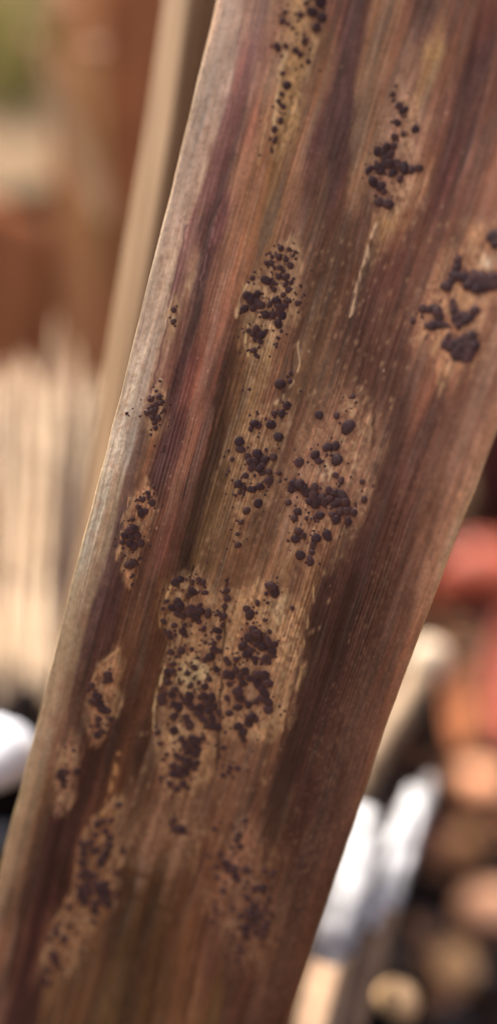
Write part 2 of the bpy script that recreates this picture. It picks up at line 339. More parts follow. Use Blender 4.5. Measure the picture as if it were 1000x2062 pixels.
# fungal pustules in photo pixels: x, y, radius
PUST = """
616 6 6 644 4 11 628 24 10 604 30 7 648 36 9 573 25 5 568 43 7 579 48 4 589 57 4 636 56 10 558 95 9 574 92 5 612 82 7 594 101 7 604 110 6 568 148 5 577 172 8 567 190 5 560 204 5 569 215 6 564 243 6 552 261 6 553 283 5 546 300 3 620 124 5
650 -14 9 628 -10 8 660 -30 9 640 -34 8
790 190 5 802 213 7 811 222 8 799 247 8 835 260 8 811 270 6 793 276 7 759 305 9 777 296 9 792 294 8 786 309 8 775 320 10 784 329 10 796 329 9 759 336 9 742 342 8 765 344 8 813 339 11 840 339 9 804 360 7 750 366 10 766 375 10 772 386 6 763 407 10 780 411 12 789 348 8 770 308 8 826 342 7 772 332 8 803 334 8
992 476 14 996 491 12 1008 480 12 920 523 8 918 539 10 916 554 12 897 577 11 906 566 9 933 558 12 943 573 13 954 558 13 958 580 12 971 561 14 977 576 12 990 561 14 996 573 13 1010 565 14 1025 575 13 1020 555 12 966 572 12 984 569 12 946 563 11
830 646 6 850 622 9 865 622 9 880 628 11 884 640 10 871 655 11 884 653 10 897 655 5 874 622 8 860 656 7 911 607 7 913 626 9 916 641 11 928 634 10 943 638 10 954 626 10 922 655 9 935 645 9 912 616 7
901 679 9 894 693 9 913 693 12 928 685 11 947 679 13 953 695 12 934 702 13 916 712 12 939 721 11 928 717 9 905 700 9 944 710 11 940 690 12 924 700 11
565 500 6 581 502 5 590 514 4 548 517 5 561 518 7 575 522 6 536 530 5 546 530 6 584 535 7 563 539 6 536 565 10 561 557 6 575 558 7 586 569 5 550 570 6 551 583 5 574 573 6 580 584 6 504 602 11 497 595 8 518 592 8 491 622 9 510 619 9 524 614 10 516 608 8 570 594 6 556 606 9 580 606 6 598 611 6 542 613 7 563 619 9 574 616 7 534 634 8 548 635 8 568 635 9 560 629 7 560 652 9 566 667 4 561 682 3 500 666 5 515 661 7 508 672 6 526 675 8 512 683 5 524 688 6 510 706 6 518 718 4 556 693 3 508 560 5 519 669 6 552 540 4 570 546 4
563 774 11 577 817 8 567 833 8 552 833 6 545 855 10 560 880 10 513 853 9 505 864 6 520 858 6 482 889 9 484 905 8 468 925 5 499 918 6 518 914 9 532 925 9 502 930 7 509 939 9 522 943 8 550 921 7 525 952 6 541 950 6 541 968 10 494 958 6 480 975 8 488 981 6 483 992 4 506 986 8 523 980 8 519 1014 9 496 1029 7 486 1052 5 478 1076 4 479 1098 7 467 967 2.5 476 1048 2.5 502 784 3 517 830 3 561 953 5 474 998 3 585 752 5 583 768 5 514 928 8 528 936 7
642 836 9 677 837 7 700 860 15 710 798 5 660 900 9 674 898 9 654 902 7 634 916 10 640 928 8 602 931 9 678 926 13 674 956 6 686 968 7 590 976 11 602 976 11 586 984 8 616 992 10 632 982 9 630 998 11 634 1014 10 622 1010 8 654 1010 10 662 988 8 674 992 8 648 1000 8 688 998 12 694 1010 10 672 1016 8 698 1028 10 712 1032 8 684 1030 9 676 1046 9 700 1050 9 668 1036 7 732 1006 7 728 970 5 644 1038 9 634 1042 6 598 1030 8 592 1044 7 580 1012 7 616 1044 4 600 1070 8 594 1086 8 608 1078 8 658 1078 11 636 1084 10 630 1098 9 604 1118 10 624 1130 10 628 1112 7 610 985 8 640 1006 9 664 1004 8 680 1010 9
363 1167 8 353 1174 8 388 1171 5 400 1168 6 409 1174 6 388 1192 9 382 1199 6 413 1194 6 335 1211 5 328 1226 4 359 1213 9 362 1222 10 346 1224 8 359 1236 9 368 1242 6 388 1228 10 403 1231 9 394 1242 10 380 1236 8 400 1252 6 419 1236 9 404 1218 4 329 1252 6 351 1260 6 371 1260 5 368 1272 8 374 1280 5 410 1267 6 340 1275 7 343 1284 6 353 1279 4 413 1294 4 344 1314 7 365 1311 8 386 1308 5 398 1325 4 355 1323 4 348 1338 6 338 1356 9 347 1353 7 362 1348 4.5 391 1345 7 377 1357 6 422 1324 10 413 1329 7 430 1310 9 442 1311 6 430 1296 6 436 1348 8 421 1368 7 454 1359 8 337 1375 7 362 1376 4 383 1382 6 400 1375 5 412 1383 8 325 1386 4 352 1389 8 458 1176 4 456 1190 7 457 1206 7 442 1237 5 449 1242 7 437 1270 8 446 1261 4 452 1222 6 440 1284 6
546 1182 11 552 1194 10 535 1196 4 518 1215 6 503 1238 11 496 1226 7 532 1249 4 515 1276 12 501 1284 10 520 1286 9 488 1301 10 522 1298 9 540 1293 10 552 1298 8 547 1311 10 496 1318 9 503 1310 7 513 1330 9 532 1328 9 540 1332 7 547 1320 7 455 1327 6 474 1328 6 459 1335 7 437 1347 6 464 1361 10 454 1357 8 461 1378 6 493 1352 9 488 1376 9 503 1367 8 518 1359 9 515 1369 8 532 1361 11 539 1376 10 518 1380 8 525 1386 8 532 1396 10 539 1413 10 539 1430 9 527 1408 8 478 1393 11 481 1405 9 478 1425 9 488 1410 7 500 1420 8 515 1412 6 461 1437 7 457 1407 6 505 1446 11 500 1458 8 515 1449 7 479 1463 9 488 1476 9 490 1490 7 588 1225 5 542 1272 5 573 1432 3 474 1350 7 482 1362 7 508 1266 7 528 1304 8
326 1412 10 346 1400 8 364 1401 5 382 1402 9 380 1414 8 386 1426 7 360 1424 9 348 1418 7 408 1402 9 426 1406 10 416 1416 9 402 1426 9 400 1438 8 430 1424 8 408 1448 9 440 1436 8 428 1448 9 430 1464 9 440 1466 8 418 1462 7 350 1444 9 374 1445 8 382 1462 9 378 1454 7 351 1472 9 317 1476 6 314 1464 4 322 1498 5 350 1496 3 366 1490 8 386 1488 9 396 1492 9 408 1486 6 388 1498 9 374 1506 8 378 1514 8 398 1510 8 394 1520 8 335 1520 5 354 1522 7 366 1528 7 328 1530 4 376 1538 10 394 1538 9 348 1544 9 360 1548 8 386 1546 6 352 1560 10 362 1560 10 374 1556 9 342 1580 7 324 1567 5 356 1590 7 378 1588 5 368 1580 8 350 1652 5 354 1670 8 366 1672 9 448 1506 5 442 1524 4 464 1546 6 460 1554 5 478 1548 6 448 1562 5 458 1408 7 460 1436 6 330 1400 6 372 1412 7 420 1432 8
493 1653 5 480 1683 6 476 1693 5 482 1706 5 466 1707 4 444 1720 5 422 1725 4 431 1670 5 455 1739 8 460 1750 9 471 1750 8 474 1766 8 480 1773 6 496 1752 7 497 1776 4 493 1789 4 437 1768 5 448 1794 6 436 1746 5 533 1754 5 548 1762 6 512 1790 7 528 1790 9 546 1789 4 496 1808 6 541 1811 5 511 1824 8 500 1837 8 520 1842 10 506 1846 10 512 1858 8 535 1826 4 543 1840 5 469 1826 4 434 1816 4 484 1846 6 495 1870 8 495 1886 8 514 1878 6 532 1870 8 536 1859 6 528 1885 7 469 1885 4 479 1904 4 485 1915 6 424 1856 4 479 1936 5 432 1835 4
239 1622 6 196 1661 7 208 1655 6 223 1653 5 213 1675 6 192 1681 5 168 1702 8 180 1700 7 168 1720 8 190 1714 7 166 1738 9 221 1688 7 219 1704 9 213 1722 9 204 1736 9 164 1763 8 172 1755 7 186 1763 9 180 1769 7 160 1789 6 164 1804 9 170 1816 9 180 1800 8 196 1783 9 200 1795 9 210 1783 9 214 1800 9 217 1820 9 210 1814 8 192 1822 9 190 1836 8 188 1857 6 235 1759 6 237 1802 5 247 1714 6 139 1828 6 137 1863 5 113 1879 7 115 1863 5 129 1891 7 100 1893 6 109 1926 9 111 1938 7 121 1948 5 98 1956 7 94 1979 7 160 1879 4 164 1916 4 206 1806 9 176 1786 7
217 1359 8 214 1370 8 223 1370 6 185 1381 7 178 1390 5 196 1402 9 189 1413 9 201 1420 9 208 1429 9 216 1433 7 198 1449 7 223 1449 6 198 1461 6 196 1481 8 203 1474 7 216 1460 4 182 1463 3 149 1512 4 124 1555 8 133 1556 7 119 1565 6 128 1571 8 129 1583 7 155 1555 8 194 1410 8 206 1420 7
303 804 6 320 799 6 325 810 6 314 814 6 303 820 6 297 831 6 310 831 6 307 841 6 318 843 6 312 850 5 330 827 4 313 862 5 311 898 2.5 331 898 2.5 309 981 3 296 992 4 287 1006 6 299 1000 6 306 1013 7 285 1033 9 291 1031 7 278 1021 5 266 1046 5 262 1067 9 270 1065 9 251 1079 8 264 1081 8 276 1079 8 247 1092 6 262 1096 8 270 1102 7 283 1094 8 248 1104 3 261 1138 10 270 1132 7 280 1125 3 264 1163 3 306 827 6 314 824 6
349 624 5.5 349 648 5.5 255 832 3.5
"""
pv = np.array([float(t) for t in PUST.split()]).reshape(-1, 3)
keep = []
for i in range(len(pv)):
    ok = True
    for j in keep:
        d = math.hypot(pv[i, 0] - pv[j, 0], pv[i, 1] - pv[j, 1])
        if d < 0.45 * (pv[i, 2] + pv[j, 2]) * 0.75: ok = False; break
    if ok: keep.append(i)
pv = pv[keep]

NU, NV = 560, 1180
vy = np.concatenate([np.linspace(-900, -80, 60, endpoint=False), np.linspace(-80, 2140, NV - 120), np.linspace(2140, 2900, 61)[1:]])
NV = len(vy)
uu = np.linspace(0, 1, NU)
U, PY = np.meshgrid(uu, vy)
PXL = (Lx(vy) + 0.9 * vnoise(vy / 57.0, vy * 0, 91) + 0.2 * vnoise(vy / 11.0, vy * 0, 92))[:, None]
PXR = (Rx(vy) + 0.9 * vnoise(vy / 61.0, vy * 0, 93) + 0.2 * vnoise(vy / 12.0, vy * 0, 94))[:, None]
PX = PXL + (PXR - PXL) * U


def leaf_depth(u, py):
    t = (py - 950.0) / 1100.0
    z = 0.245 + np.where(t > 0, 0.034 * np.abs(t) ** 1.3, -0.016 * np.abs(t) ** 1.2)
    z = z - 0.018 * sstep(0.40, 1.15, u) * (1 - 0.45 * sstep(700, 1500, py))
    z = z + 0.0016 * np.clip(1 - u / 0.10, 0, 1) ** 2 + 0.0025 * np.clip(1 - (1 - u) / 0.07, 0, 1) ** 2
    return z


def relief(u, py):
    """height (m) of longitudinal ribs above the smooth blade"""
    a = u * 750.0 + 14 * vnoise(py / 420.0, u * 3, 5)
    r = 0.00016 * vnoise(a / 46.0, py / 900.0, 31) + 0.00010 * vnoise(a / 19.0, py / 600.0, 32)
    r = r + 0.00004 * vnoise(a / 7.0, py / 330.0, 33) + 0.000022 * vnoise(a / 3.2, py / 200.0, 34)
    return r


def poly_sd(poly, px, py):
    """signed distance (negative inside) to a polygon"""
    P = np.array(poly, float)
    n = len(P)
    d = np.full(px.shape, 1e9)
    ins = np.zeros(px.shape, bool)
    for i in range(n):
        a = P[i]; b = P[(i + 1) % n]
        e = b - a
        wx = px - a[0]; wy = py - a[1]
        t = np.clip((wx * e[0] + wy * e[1]) / (e @ e), 0, 1)
        d = np.minimum(d, np.hypot(wx - t * e[0], wy - t * e[1]))
        c = ((a[1] > py) != (b[1] > py)) & (px < (b[0] - a[0]) * (py - a[1]) / (b[1] - a[1] + 1e-12) + a[0])
        ins ^= c
    return np.where(ins, -d, d)


def line_d(pts, px, py):
    d = np.full(px.shape, 1e9)
    for a, b in zip(pts[:-1], pts[1:]):
        a = np.array(a, float); b = np.array(b, float); e = b - a
        wx = px - a[0]; wy = py - a[1]
        t = np.clip((wx * e[0] + wy * e[1]) / (e @ e), 0, 1)
        d = np.minimum(d, np.hypot(wx - t * e[0], wy - t * e[1]))
    return d


# light that falls on the leaf per unit albedo (so that pigment = picture colour / light)
E_LEAF = np.array([0.68, 0.63, 0.69])

# ---- pigment: shepard blend of the stripe rows on a coarse grid, stretched along the fibres
A = []
for y, lst in ROWS.items():
    for (x, r, g, b) in lst:
        b = min(b, g * 0.97)                       # violet stripes are really a dull plum
        if r > 120 and r / g > 1.55: g += 7; b += 2; r -= 3
        if y < 500 and r < 130:                    # the upper third of the blade is paler
            f_ = 1 + 0.17 * min(1.0, (500 - y) / 300.0)
            r, g, b = r * f_, g * f_, b * f_
        if y > 1800 and r < 100: r, g, b = r * 1.10, g * 1.10, b * 1.08
        if r > 138 and g > 110: r, g, b = r * .97, g * 1.0, b * 1.06    # pale margins are greyer
        dk = min(1.0, 0.80 + 0.20 * (r - 60) / 60.0)  # the darkest bands are deeper still
        A.append((float(u_of(x, y)) * 750, y, *lin((r * dk * 1.02, g * dk * 0.98, b * dk * 0.98))))
A = np.array(A)
cu = np.linspace(0, 1, 170); cy = np.linspace(-200, 2200, 260)
CU, CY = np.meshgrid(cu * 750, cy)
wsum = np.zeros(CU.shape); cs = np.zeros(CU.shape + (3,))
wob = 6 * vnoise(CY / 160.0, CU / 60.0, 3)
for a in A:
    d2 = ((CU + wob - a[0]) / 13.0) ** 2 + ((CY - a[1]) / 75.0) ** 2
    w = 1.0 / (0.15 + d2) ** 2.6
    wsum += w
    cs += w[..., None] * np.log(a[2:5])
cs = np.exp(cs / wsum[..., None])


def bilerp(G, u, y):
    fx = np.clip(u * (len(cu) - 1), 0, len(cu) - 1.001); fy = np.clip((y - cy[0]) / (cy[-1] - cy[0]) * (len(cy) - 1), 0, len(cy) - 1.001)
    x0 = fx.astype(int); y0 = fy.astype(int); fx = (fx - x0)[..., None]; fy = (fy - y0)[..., None]
    return (G[y0, x0] * (1 - fx) + G[y0, x0 + 1] * fx) * (1 - fy) + (G[y0 + 1, x0] * (1 - fx) + G[y0 + 1, x0 + 1] * fx) * fy


C = bilerp(cs, U, PY)
ACR = U * 750.0
# fibre streaks in the pigment
f1 = fbm(ACR / 9.0 + 3 * vnoise(PY / 300.0, ACR / 90, 8), PY / 330.0, 41, 3)
f2 = vnoise(ACR / 3.4, PY / 170.0, 44)
f3 = fbm(ACR / 28.0, PY / 120.0, 47, 3)
pale_l = sstep(0.085, 0.05, U)
calm = (1 - 0.65 * sstep(0.10, 0.06, U)) * (1 - 0.45 * sstep(0.86, 0.94, U))   # the margins are less ribbed
C = C * np.exp((0.32 * f1 + 0.18 * f2 + 0.18 * f3) * calm)[..., None]
hue = vnoise(ACR / 17.0, PY / 260.0, 49) + 0.8 * vnoise(ACR / 5.5, PY / 190.0, 50)
C = C * np.exp(np.stack([0.05 * hue, -0.03 * hue, -0.09 * hue], -1))
lum = (C @ np.array([0.35, 0.45, 0.2]))[..., None] * np.array([1.22, 0.88, 0.74])
ks = (0.16 + 0.34 * sstep(-0.1, 0.6, fbm(ACR / 11.0, PY / 150.0, 48, 3)))[..., None] * calm[..., None]
C = C * (1 - ks) + lum * ks
# parallel veins: thin dark furrows about 0.7 mm apart, clearer on the bare middle of the blade
vein = np.cos(2 * math.pi * (ACR / 7.4 + 1.6 * vnoise(ACR / 46.0, PY / 700.0, 45) + 0.25 * vnoise(ACR / 9.0, PY / 130.0, 46)))
vreg = np.clip(0.35 + 0.9 * fbm(ACR / 60.0, PY / 220.0, 43, 2) + 0.8 * np.exp(-((U - 0.34) / 0.14) ** 2 - ((PY - 1020) / 190.0) ** 2), 0.05, 1.3) * calm
C = C * np.exp(0.17 * vein * vreg)[..., None]
# grainy mottling of the epidermis
g1 = fbm(PX / 4.4, PY / 5.2, 51, 2); g2 = fbm(PX / 16.0, PY / 20.0, 53, 2)
g3 = fbm(PX / 42.0, PY / 80.0, 57, 3)
C = C * np.exp(0.16 * g1 + 0.12 * g2 + 0.20 * g3)[..., None]

H = relief(U, PY) + 0.000035 * vein * vreg + 0.00002 * g1
les_all = np.zeros(U.shape)
for (poly, c, s, soft, hmm) in LES:
    P = np.array(poly)
    x0, y0 = P.min(0) - 45; x1, y1 = P.max(0) + 45
    rows = np.where((vy > y0) & (vy < y1))[0]
    if len(rows) == 0: continue
    sl = slice(rows[0], rows[-1] + 1)
    px = PX[sl]; py = PY[sl]
    sd = poly_sd(poly, px, py)
    rag = 1.0 if soft < 11 else 2.0
    sd = sd + 8 * rag * fbm(px / (13.0 * rag), py / (20.0 * rag), 61, 3) + 15 * rag * fbm(ACR[sl] / 13.0, py / 70.0, 62, 3)
    m = sstep(soft * 1.5, -soft * 2.8, sd) * np.clip(0.86 + 0.55 * fbm(px / 34.0, py / 55.0, 65, 2), 0, 1)
    les_all[sl] = np.maximum(les_all[sl], m * (s > .65))
    mot = fbm(px / 6.0, py / 8.0, 63, 3) + 0.5 * fbm(px / 17.0, py / 26.0, 64, 2)
    cc = (lin(c) * np.array([1.05, 1.03, 1.03]))[None, None, :] * np.exp(0.60 * mot + 0.16 * f2[sl] + 0.14 * f1[sl])[..., None]
    fl = sstep(0.02, 0.38, fbm(px / 7.0, py / 9.5, 66, 2))[..., None] * 0.62       # cream flecks of dead tissue
    dkf = sstep(0.05, 0.45, fbm(px / 9.0, py / 13.0, 67, 3))[..., None] * 0.70      # rusty grains
    cc = cc * np.exp(0.13 * vein[sl])[..., None]
    cc = cc * (1 - fl * .8) + lin((172, 142, 112)) * np.exp(0.2 * f2[sl])[..., None] * fl * .8
    cc = cc * (1 - dkf) + lin((96, 61, 50)) * dkf
    k = ((0.95 if sum(c) > 410 else 0.90) * s * m)[..., None]
    C[sl] = C[sl] * (1 - k) + cc * k
    # olive-brown border where living tissue walled the lesion off
    rim = np.exp(-((sd - soft * 1.2) / 12.0) ** 2) * (0.20 if soft < 11 else 0.06) * s
    C[sl] = C[sl] * (1 - rim[..., None]) + C[sl] * np.array([0.72, 0.60, 0.55]) * rim[..., None]
    lit_lip = (np.exp(-((sd + 5) / 4.5) ** 2) * sstep(-0.1, 0.45, vnoise(px / 24.0, py / 30.0, 68)) * (0.36 if soft < 11 else 0.10) * s)[..., None]  # lit ridge of the blister edge, painted as a pale line
    C[sl] = C[sl] * (1 - lit_lip) + lin((176, 142, 108)) * lit_lip
    H[sl] = H[sl] + 0.00006 * fl[..., 0] * m - 0.00004 * dkf[..., 0] * m
    H[sl] = H[sl] + hmm * 0.001 * sstep(16, -22, sd)

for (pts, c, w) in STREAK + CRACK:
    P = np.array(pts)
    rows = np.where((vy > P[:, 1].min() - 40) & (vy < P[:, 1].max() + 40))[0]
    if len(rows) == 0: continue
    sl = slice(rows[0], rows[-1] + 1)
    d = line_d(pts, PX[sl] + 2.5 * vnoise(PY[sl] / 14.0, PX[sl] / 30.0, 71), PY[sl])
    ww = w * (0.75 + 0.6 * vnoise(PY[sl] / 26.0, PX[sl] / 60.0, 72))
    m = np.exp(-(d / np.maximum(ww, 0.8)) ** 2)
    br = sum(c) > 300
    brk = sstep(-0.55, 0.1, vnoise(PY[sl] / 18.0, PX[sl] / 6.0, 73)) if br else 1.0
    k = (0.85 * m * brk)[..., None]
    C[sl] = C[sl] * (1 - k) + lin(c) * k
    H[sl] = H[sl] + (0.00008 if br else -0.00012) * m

# rust stain round the pustules
halo = np.zeros(U.shape); core = np.zeros(U.shape)
dy_row = vy
for (x, y, r) in pv:
    rows = np.where((vy > y - 4 * r) & (vy < y + 4 * r))[0]
    if len(rows) == 0: continue
    sl = slice(rows[0], rows[-1] + 1)
    uc = float(u_of(x, y)); du = 4 * r / 600.0
    c0 = max(int((uc - du) * (NU - 1)), 0); c1 = min(int((uc + du) * (NU - 1)) + 2, NU)
    dd = ((PX[sl, c0:c1] - x) ** 2 + (PY[sl, c0:c1] - y) ** 2) / (r * r)
    halo[sl, c0:c1] += np.exp(-dd / 1.9)
    core[sl, c0:c1] = np.maximum(core[sl, c0:c1], np.exp(-dd / 1.1))
hk = np.clip(halo * 0.5 - 0.07 + 0.22 * g1 * (halo > .1), 0, 0.66)[..., None]
ck = np.clip(halo * 0.8 - 0.95, 0, 0.8)[..., None]
C = C * (1 - hk) + lin((92, 55, 46)) * np.exp(0.25 * g1)[..., None] * hk
C = C * (1 - ck) + lin((66, 39, 38)) * ck
H = H + 0.00010 * core

# brown freckles on the pale margins and on the bare tissue, white flecks on the red stripe
def spots(n, xs, ys, rs, c, s):
    for _ in range(n):
        y = rng.uniform(*ys); u = rng.uniform(*xs); r = rng.uniform(*rs)
        x = float(Lx(y) + (Rx(y) - Lx(y)) * u)
        i0 = np.searchsorted(vy, y - 3 * r); i1 = np.searchsorted(vy, y + 3 * r)
        c0 = max(int((u - 3 * r / 600.0) * (NU - 1)), 0); c1 = min(int((u + 3 * r / 600.0) * (NU - 1)) + 2, NU)
        if i1 <= i0: continue
        dx = PX[i0:i1, c0:c1] - x; dy = PY[i0:i1, c0:c1] - y
        d2 = ((dx + 0.28 * dy) / r) ** 2 + (dy / (r * 1.6)) ** 2
        k = (s * rng.uniform(0.5, 1.0) * np.exp(-d2))[..., None]
        C[i0:i1, c0:c1] = C[i0:i1, c0:c1] * (1 - k) + lin(c) * k
spots(520, (0.004, 0.09), (0, 1800), (1.6, 4.2), (112, 82, 66), 0.42)
spots(60, (0.004, 0.09), (100, 1500), (4, 8), (120, 84, 70), 0.45)
spots(700, (0.86, 0.99), (500, 2062), (1.6, 4.5), (98, 66, 54), 0.40)
spots(700, (0.80, 0.97), (600, 2062), (1.2, 3.0), (132, 98, 80), 0.25)
spots(45, (0.155, 0.22), (350, 1200), (0.9, 1.5), (190, 150, 128), 0.55)
spots(16, (0.10, 0.90), (100, 2000), (1.0, 1.8), (190, 160, 138), 0.55)
spots(900, (0.25, 0.72), (450, 2000), (1.6, 3.8), (78, 48, 42), 0.42)
spots(600, (0.30, 0.72), (450, 1700), (1.6, 4.0), (158, 124, 98), 0.34)

# thin yellow backlit glow of the leaf edge, painted into the colour
wpx = (PXR - PXL)
edge = np.minimum(U * wpx, (1 - U) * wpx)
ek = np.exp(-(edge / 3.5) ** 2)[..., None] * 0.15
C = C * (1 - ek) + lin((196, 164, 112)) * ek
C = C * (1 + 0.30 * sstep(0.92, 0.985, U) * sstep(2000, 1500, PY))[..., None] * np.array([1.0, 1.0, 0.97])   # pale right margin
cl = C @ np.array([0.35, 0.45, 0.2])
C = C * np.clip(cl / 0.062, 0.2, 4)[..., None] ** 0.11
C = np.clip((C - 0.004) / E_LEAF, 0.006, 0.85)
THIN = np.exp(-(edge / 7.0) ** 2)

# ---- front surface positions
ZF = leaf_depth(U, PY)
ZF = ZF - H


def to_world(px, py, z):
    r = FWD[None, None, :] + ((px - 500.0) / FPX)[..., None] * RIGHT + ((1031.0 - py) / FPX)[..., None] * UP
    return CAM + z[..., None] * r


front = to_world(PX, PY, ZF)
# back surface: coarse columns from right edge to left edge, 1.1 mm behind at mid blade, thin at the rim
NB = 36
ub = np.linspace(1, 0, NB)
UB, PYB = np.meshgrid(ub, vy)
PXB = PXL + (PXR - PXL) * UB
eb = np.minimum(UB, 1 - UB)
ZB = leaf_depth(UB, PYB) + 0.00018 + 0.0011 * sstep(0.0, 0.12, eb)
back = to_world(PXB, PYB, ZB)
ring = np.concatenate([front, back], axis=1)
NC = NU + NB
base_pt = ring[-1, NU // 2].copy()
leaf = empty('dry_leaf', base_pt)
tag(leaf, 'broad dry brown striped leaf covered with clusters of dark fungal pustules', 'leaf')
verts = (ring - base_pt).reshape(-1, 3).astype(np.float32)
idx = np.arange(NV * NC).reshape(NV, NC)
i00 = idx[:-1, :]; i10 = idx[1:, :]
i01 = np.roll(idx, -1, axis=1)[:-1, :]; i11 = np.roll(idx, -1, axis=1)[1:, :]
quads = np.stack([i00, i10, i11, i01], -1).reshape(-1, 4)
me = bpy.data.meshes.new('blade')
nq = len(quads)
me.vertices.add(len(verts)); me.vertices.foreach_set('co', verts.ravel())
me.loops.add(nq * 4 + 2 * NC)
li = np.concatenate([quads.ravel(), idx[0, :], idx[-1, ::-1]]).astype(np.int32)
me.loops.foreach_set('vertex_index', li)
me.polygons.add(nq + 2)
me.polygons.foreach_set('loop_start', np.concatenate([np.arange(nq) * 4, [nq * 4, nq * 4 + NC]]).astype(np.int32))
me.polygons.foreach_set('use_smooth', np.concatenate([np.ones(nq, bool), [False, False]]))
me.update(calc_edges=True)
ca = me.attributes.new('pigment', 'FLOAT_COLOR', 'POINT')
full = np.ones((NV, NC, 4), np.float32)
full[:, :NU, :3] = C
bi = np.clip((ub * (NU - 1)).astype(int), 0, NU - 1)
full[:, NU:, :3] = C[:, bi] * 0.9
ca.data.foreach_set('color', full.ravel())
lc = np.zeros((NV, NC, 3), np.float32)
lc[:, :NU, 0] = ACR; lc[:, :NU, 1] = PY
lc[:, NU:, 0] = UB * 750 + 1000; lc[:, NU:, 1] = PYB
lc[:, :NU, 2] = THIN; lc[:, NU:, 2] = np.exp(-(eb * 700 / 7.0) ** 2)
va = me.attributes.new('fibre', 'FLOAT_VECTOR', 'POINT')
va.data.foreach_set('vector', lc.ravel())

m_leaf, nt, bs = base_mat('dry_leaf_tissue', 0.66, 0.16)
N = nt.nodes; K = nt.links
at_c = N.new('ShaderNodeAttribute'); at_c.attribute_name = 'pigment'
at_f = N.new('ShaderNodeAttribute'); at_f.attribute_name = 'fibre'
sep = N.new('ShaderNodeSeparateXYZ'); K.new(at_f.outputs['Vector'], sep.inputs[0])


def leaf_noise(sx, sy, det):
    cmb = N.new('ShaderNodeCombineXYZ')
    m1 = N.new('ShaderNodeMath'); m1.operation = 'MULTIPLY'; m1.inputs[1].default_value = sx
    m2 = N.new('ShaderNodeMath'); m2.operation = 'MULTIPLY'; m2.inputs[1].default_value = sy
    K.new(sep.outputs['X'], m1.inputs[0]); K.new(sep.outputs['Y'], m2.inputs[0])
    K.new(m1.outputs[0], cmb.inputs[0]); K.new(m2.outputs[0], cmb.inputs[1])
    nz = N.new('ShaderNodeTexNoise'); nz.inputs['Scale'].default_value = 1.0; nz.inputs['Detail'].default_value = det
    K.new(cmb.outputs[0], nz.inputs['Vector'])
    return nz.outputs['Fac']


nA = leaf_noise(0.30, 0.006, 3)
nB = leaf_noise(0.16, 0.12, 4)
mr = N.new('ShaderNodeMapRange'); mr.inputs['From Min'].default_value = 0.3; mr.inputs['From Max'].default_value = 0.7
mr.inputs['To Min'].default_value = 0.80; mr.inputs['To Max'].default_value = 1.18
K.new(nA, mr.inputs['Value'])
mr2 = N.new('ShaderNodeMapRange'); mr2.inputs['From Min'].default_value = 0.3; mr2.inputs['From Max'].default_value = 0.7
mr2.inputs['To Min'].default_value = 0.90; mr2.inputs['To Max'].default_value = 1.09
K.new(nB, mr2.inputs['Value'])
mm = N.new('ShaderNodeMath'); mm.operation = 'MULTIPLY'; K.new(mr.outputs[0], mm.inputs[0]); K.new(mr2.outputs[0], mm.inputs[1])
vm = N.new('ShaderNodeVectorMath'); vm.operation = 'SCALE'
K.new(at_c.outputs['Color'], vm.inputs[0]); K.new(mm.outputs[0], vm.inputs['Scale'])
K.new(vm.outputs[0], bs.inputs['Base Color'])
hs = N.new('ShaderNodeMath'); hs.operation = 'ADD'; K.new(nA, hs.inputs[0]); K.new(nB, hs.inputs[1])
bp = N.new('ShaderNodeBump'); bp.inputs['Strength'].default_value = 0.5; bp.inputs['Distance'].default_value = 0.00012
K.new(hs.outputs[0], bp.inputs['Height']); K.new(bp.outputs[0], bs.inputs['Normal'])
tr = N.new('ShaderNodeBsdfTranslucent'); K.new(vm.outputs[0], tr.inputs['Color'])
mt = N.new('ShaderNodeMath'); mt.operation = 'MULTIPLY'; mt.inputs[1].default_value = 0.05; K.new(sep.outputs['Z'], mt.inputs[0])
mx = N.new('ShaderNodeMixShader'); K.new(mt.outputs[0], mx.inputs[0]); K.new(bs.outputs[0], mx.inputs[1]); K.new(tr.outputs[0], mx.inputs[2])
K.new(mx.outputs[0], N['Material Output'].inputs['Surface'])
me.materials.append(m_leaf)
blade = bpy.data.objects.new('blade', me)
col.objects.link(blade)
blade.parent = leaf

# ---- pustules: domes with a pore, five mesh variants
PUST_MATS = [noise_mat('pustule_crust', tuple(np.array(c) * 0.75), tuple(np.array(c) * 1.25), scale=(1.6, 1.6, 1.6), detail=3, rough=0.55, spec=0.28,
                       bump=0.7, bdist=0.00006) for c in ((.046, .020, .019), (.064, .028, .025), (.040, .017, .018))]
m_pust = PUST_MATS[1]


def dome(seed):
    r = random.Random(seed)
    seg = 10
    ph = [r.uniform(0, 6.28) for _ in range(3)]
    vs = []; fs = []
    prof = [(1.08, -0.30), (0.97, 0.18), (0.66, 0.56), (0.24, 0.70)]
    for (rr, h) in prof:
        for k in range(seg):
            a = 2 * math.pi * k / seg
            w = 1 + 0.06 * math.sin(2 * a + ph[0]) + 0.05 * math.sin(3 * a + ph[1])
            vs.append((rr * w * math.cos(a), rr * w * math.sin(a), h * (1 + 0.12 * math.sin(a + ph[2]))))
    for i in range(len(prof) - 1):
        for k in range(seg):
            fs.append((i * seg + k, i * seg + (k + 1) % seg, (i + 1) * seg + (k + 1) % seg, (i + 1) * seg + k))
    t = len(vs); vs.append((0.03, 0, 0.63))
    b = (len(prof) - 1) * seg
    for k in range(seg): fs.append((b + k, b + (k + 1) % seg, t))
    return vs, fs


variants = []
for s in range(6):
    vs, fs = dome(s + 3)
    m = bpy.data.meshes.new('pustule')
    m.from_pydata(vs, [], fs); m.polygons.foreach_set('use_smooth', [True] * len(m.polygons)); m.materials.append(PUST_MATS[s % 3]); m.update()
    variants.append((m, vs, fs))


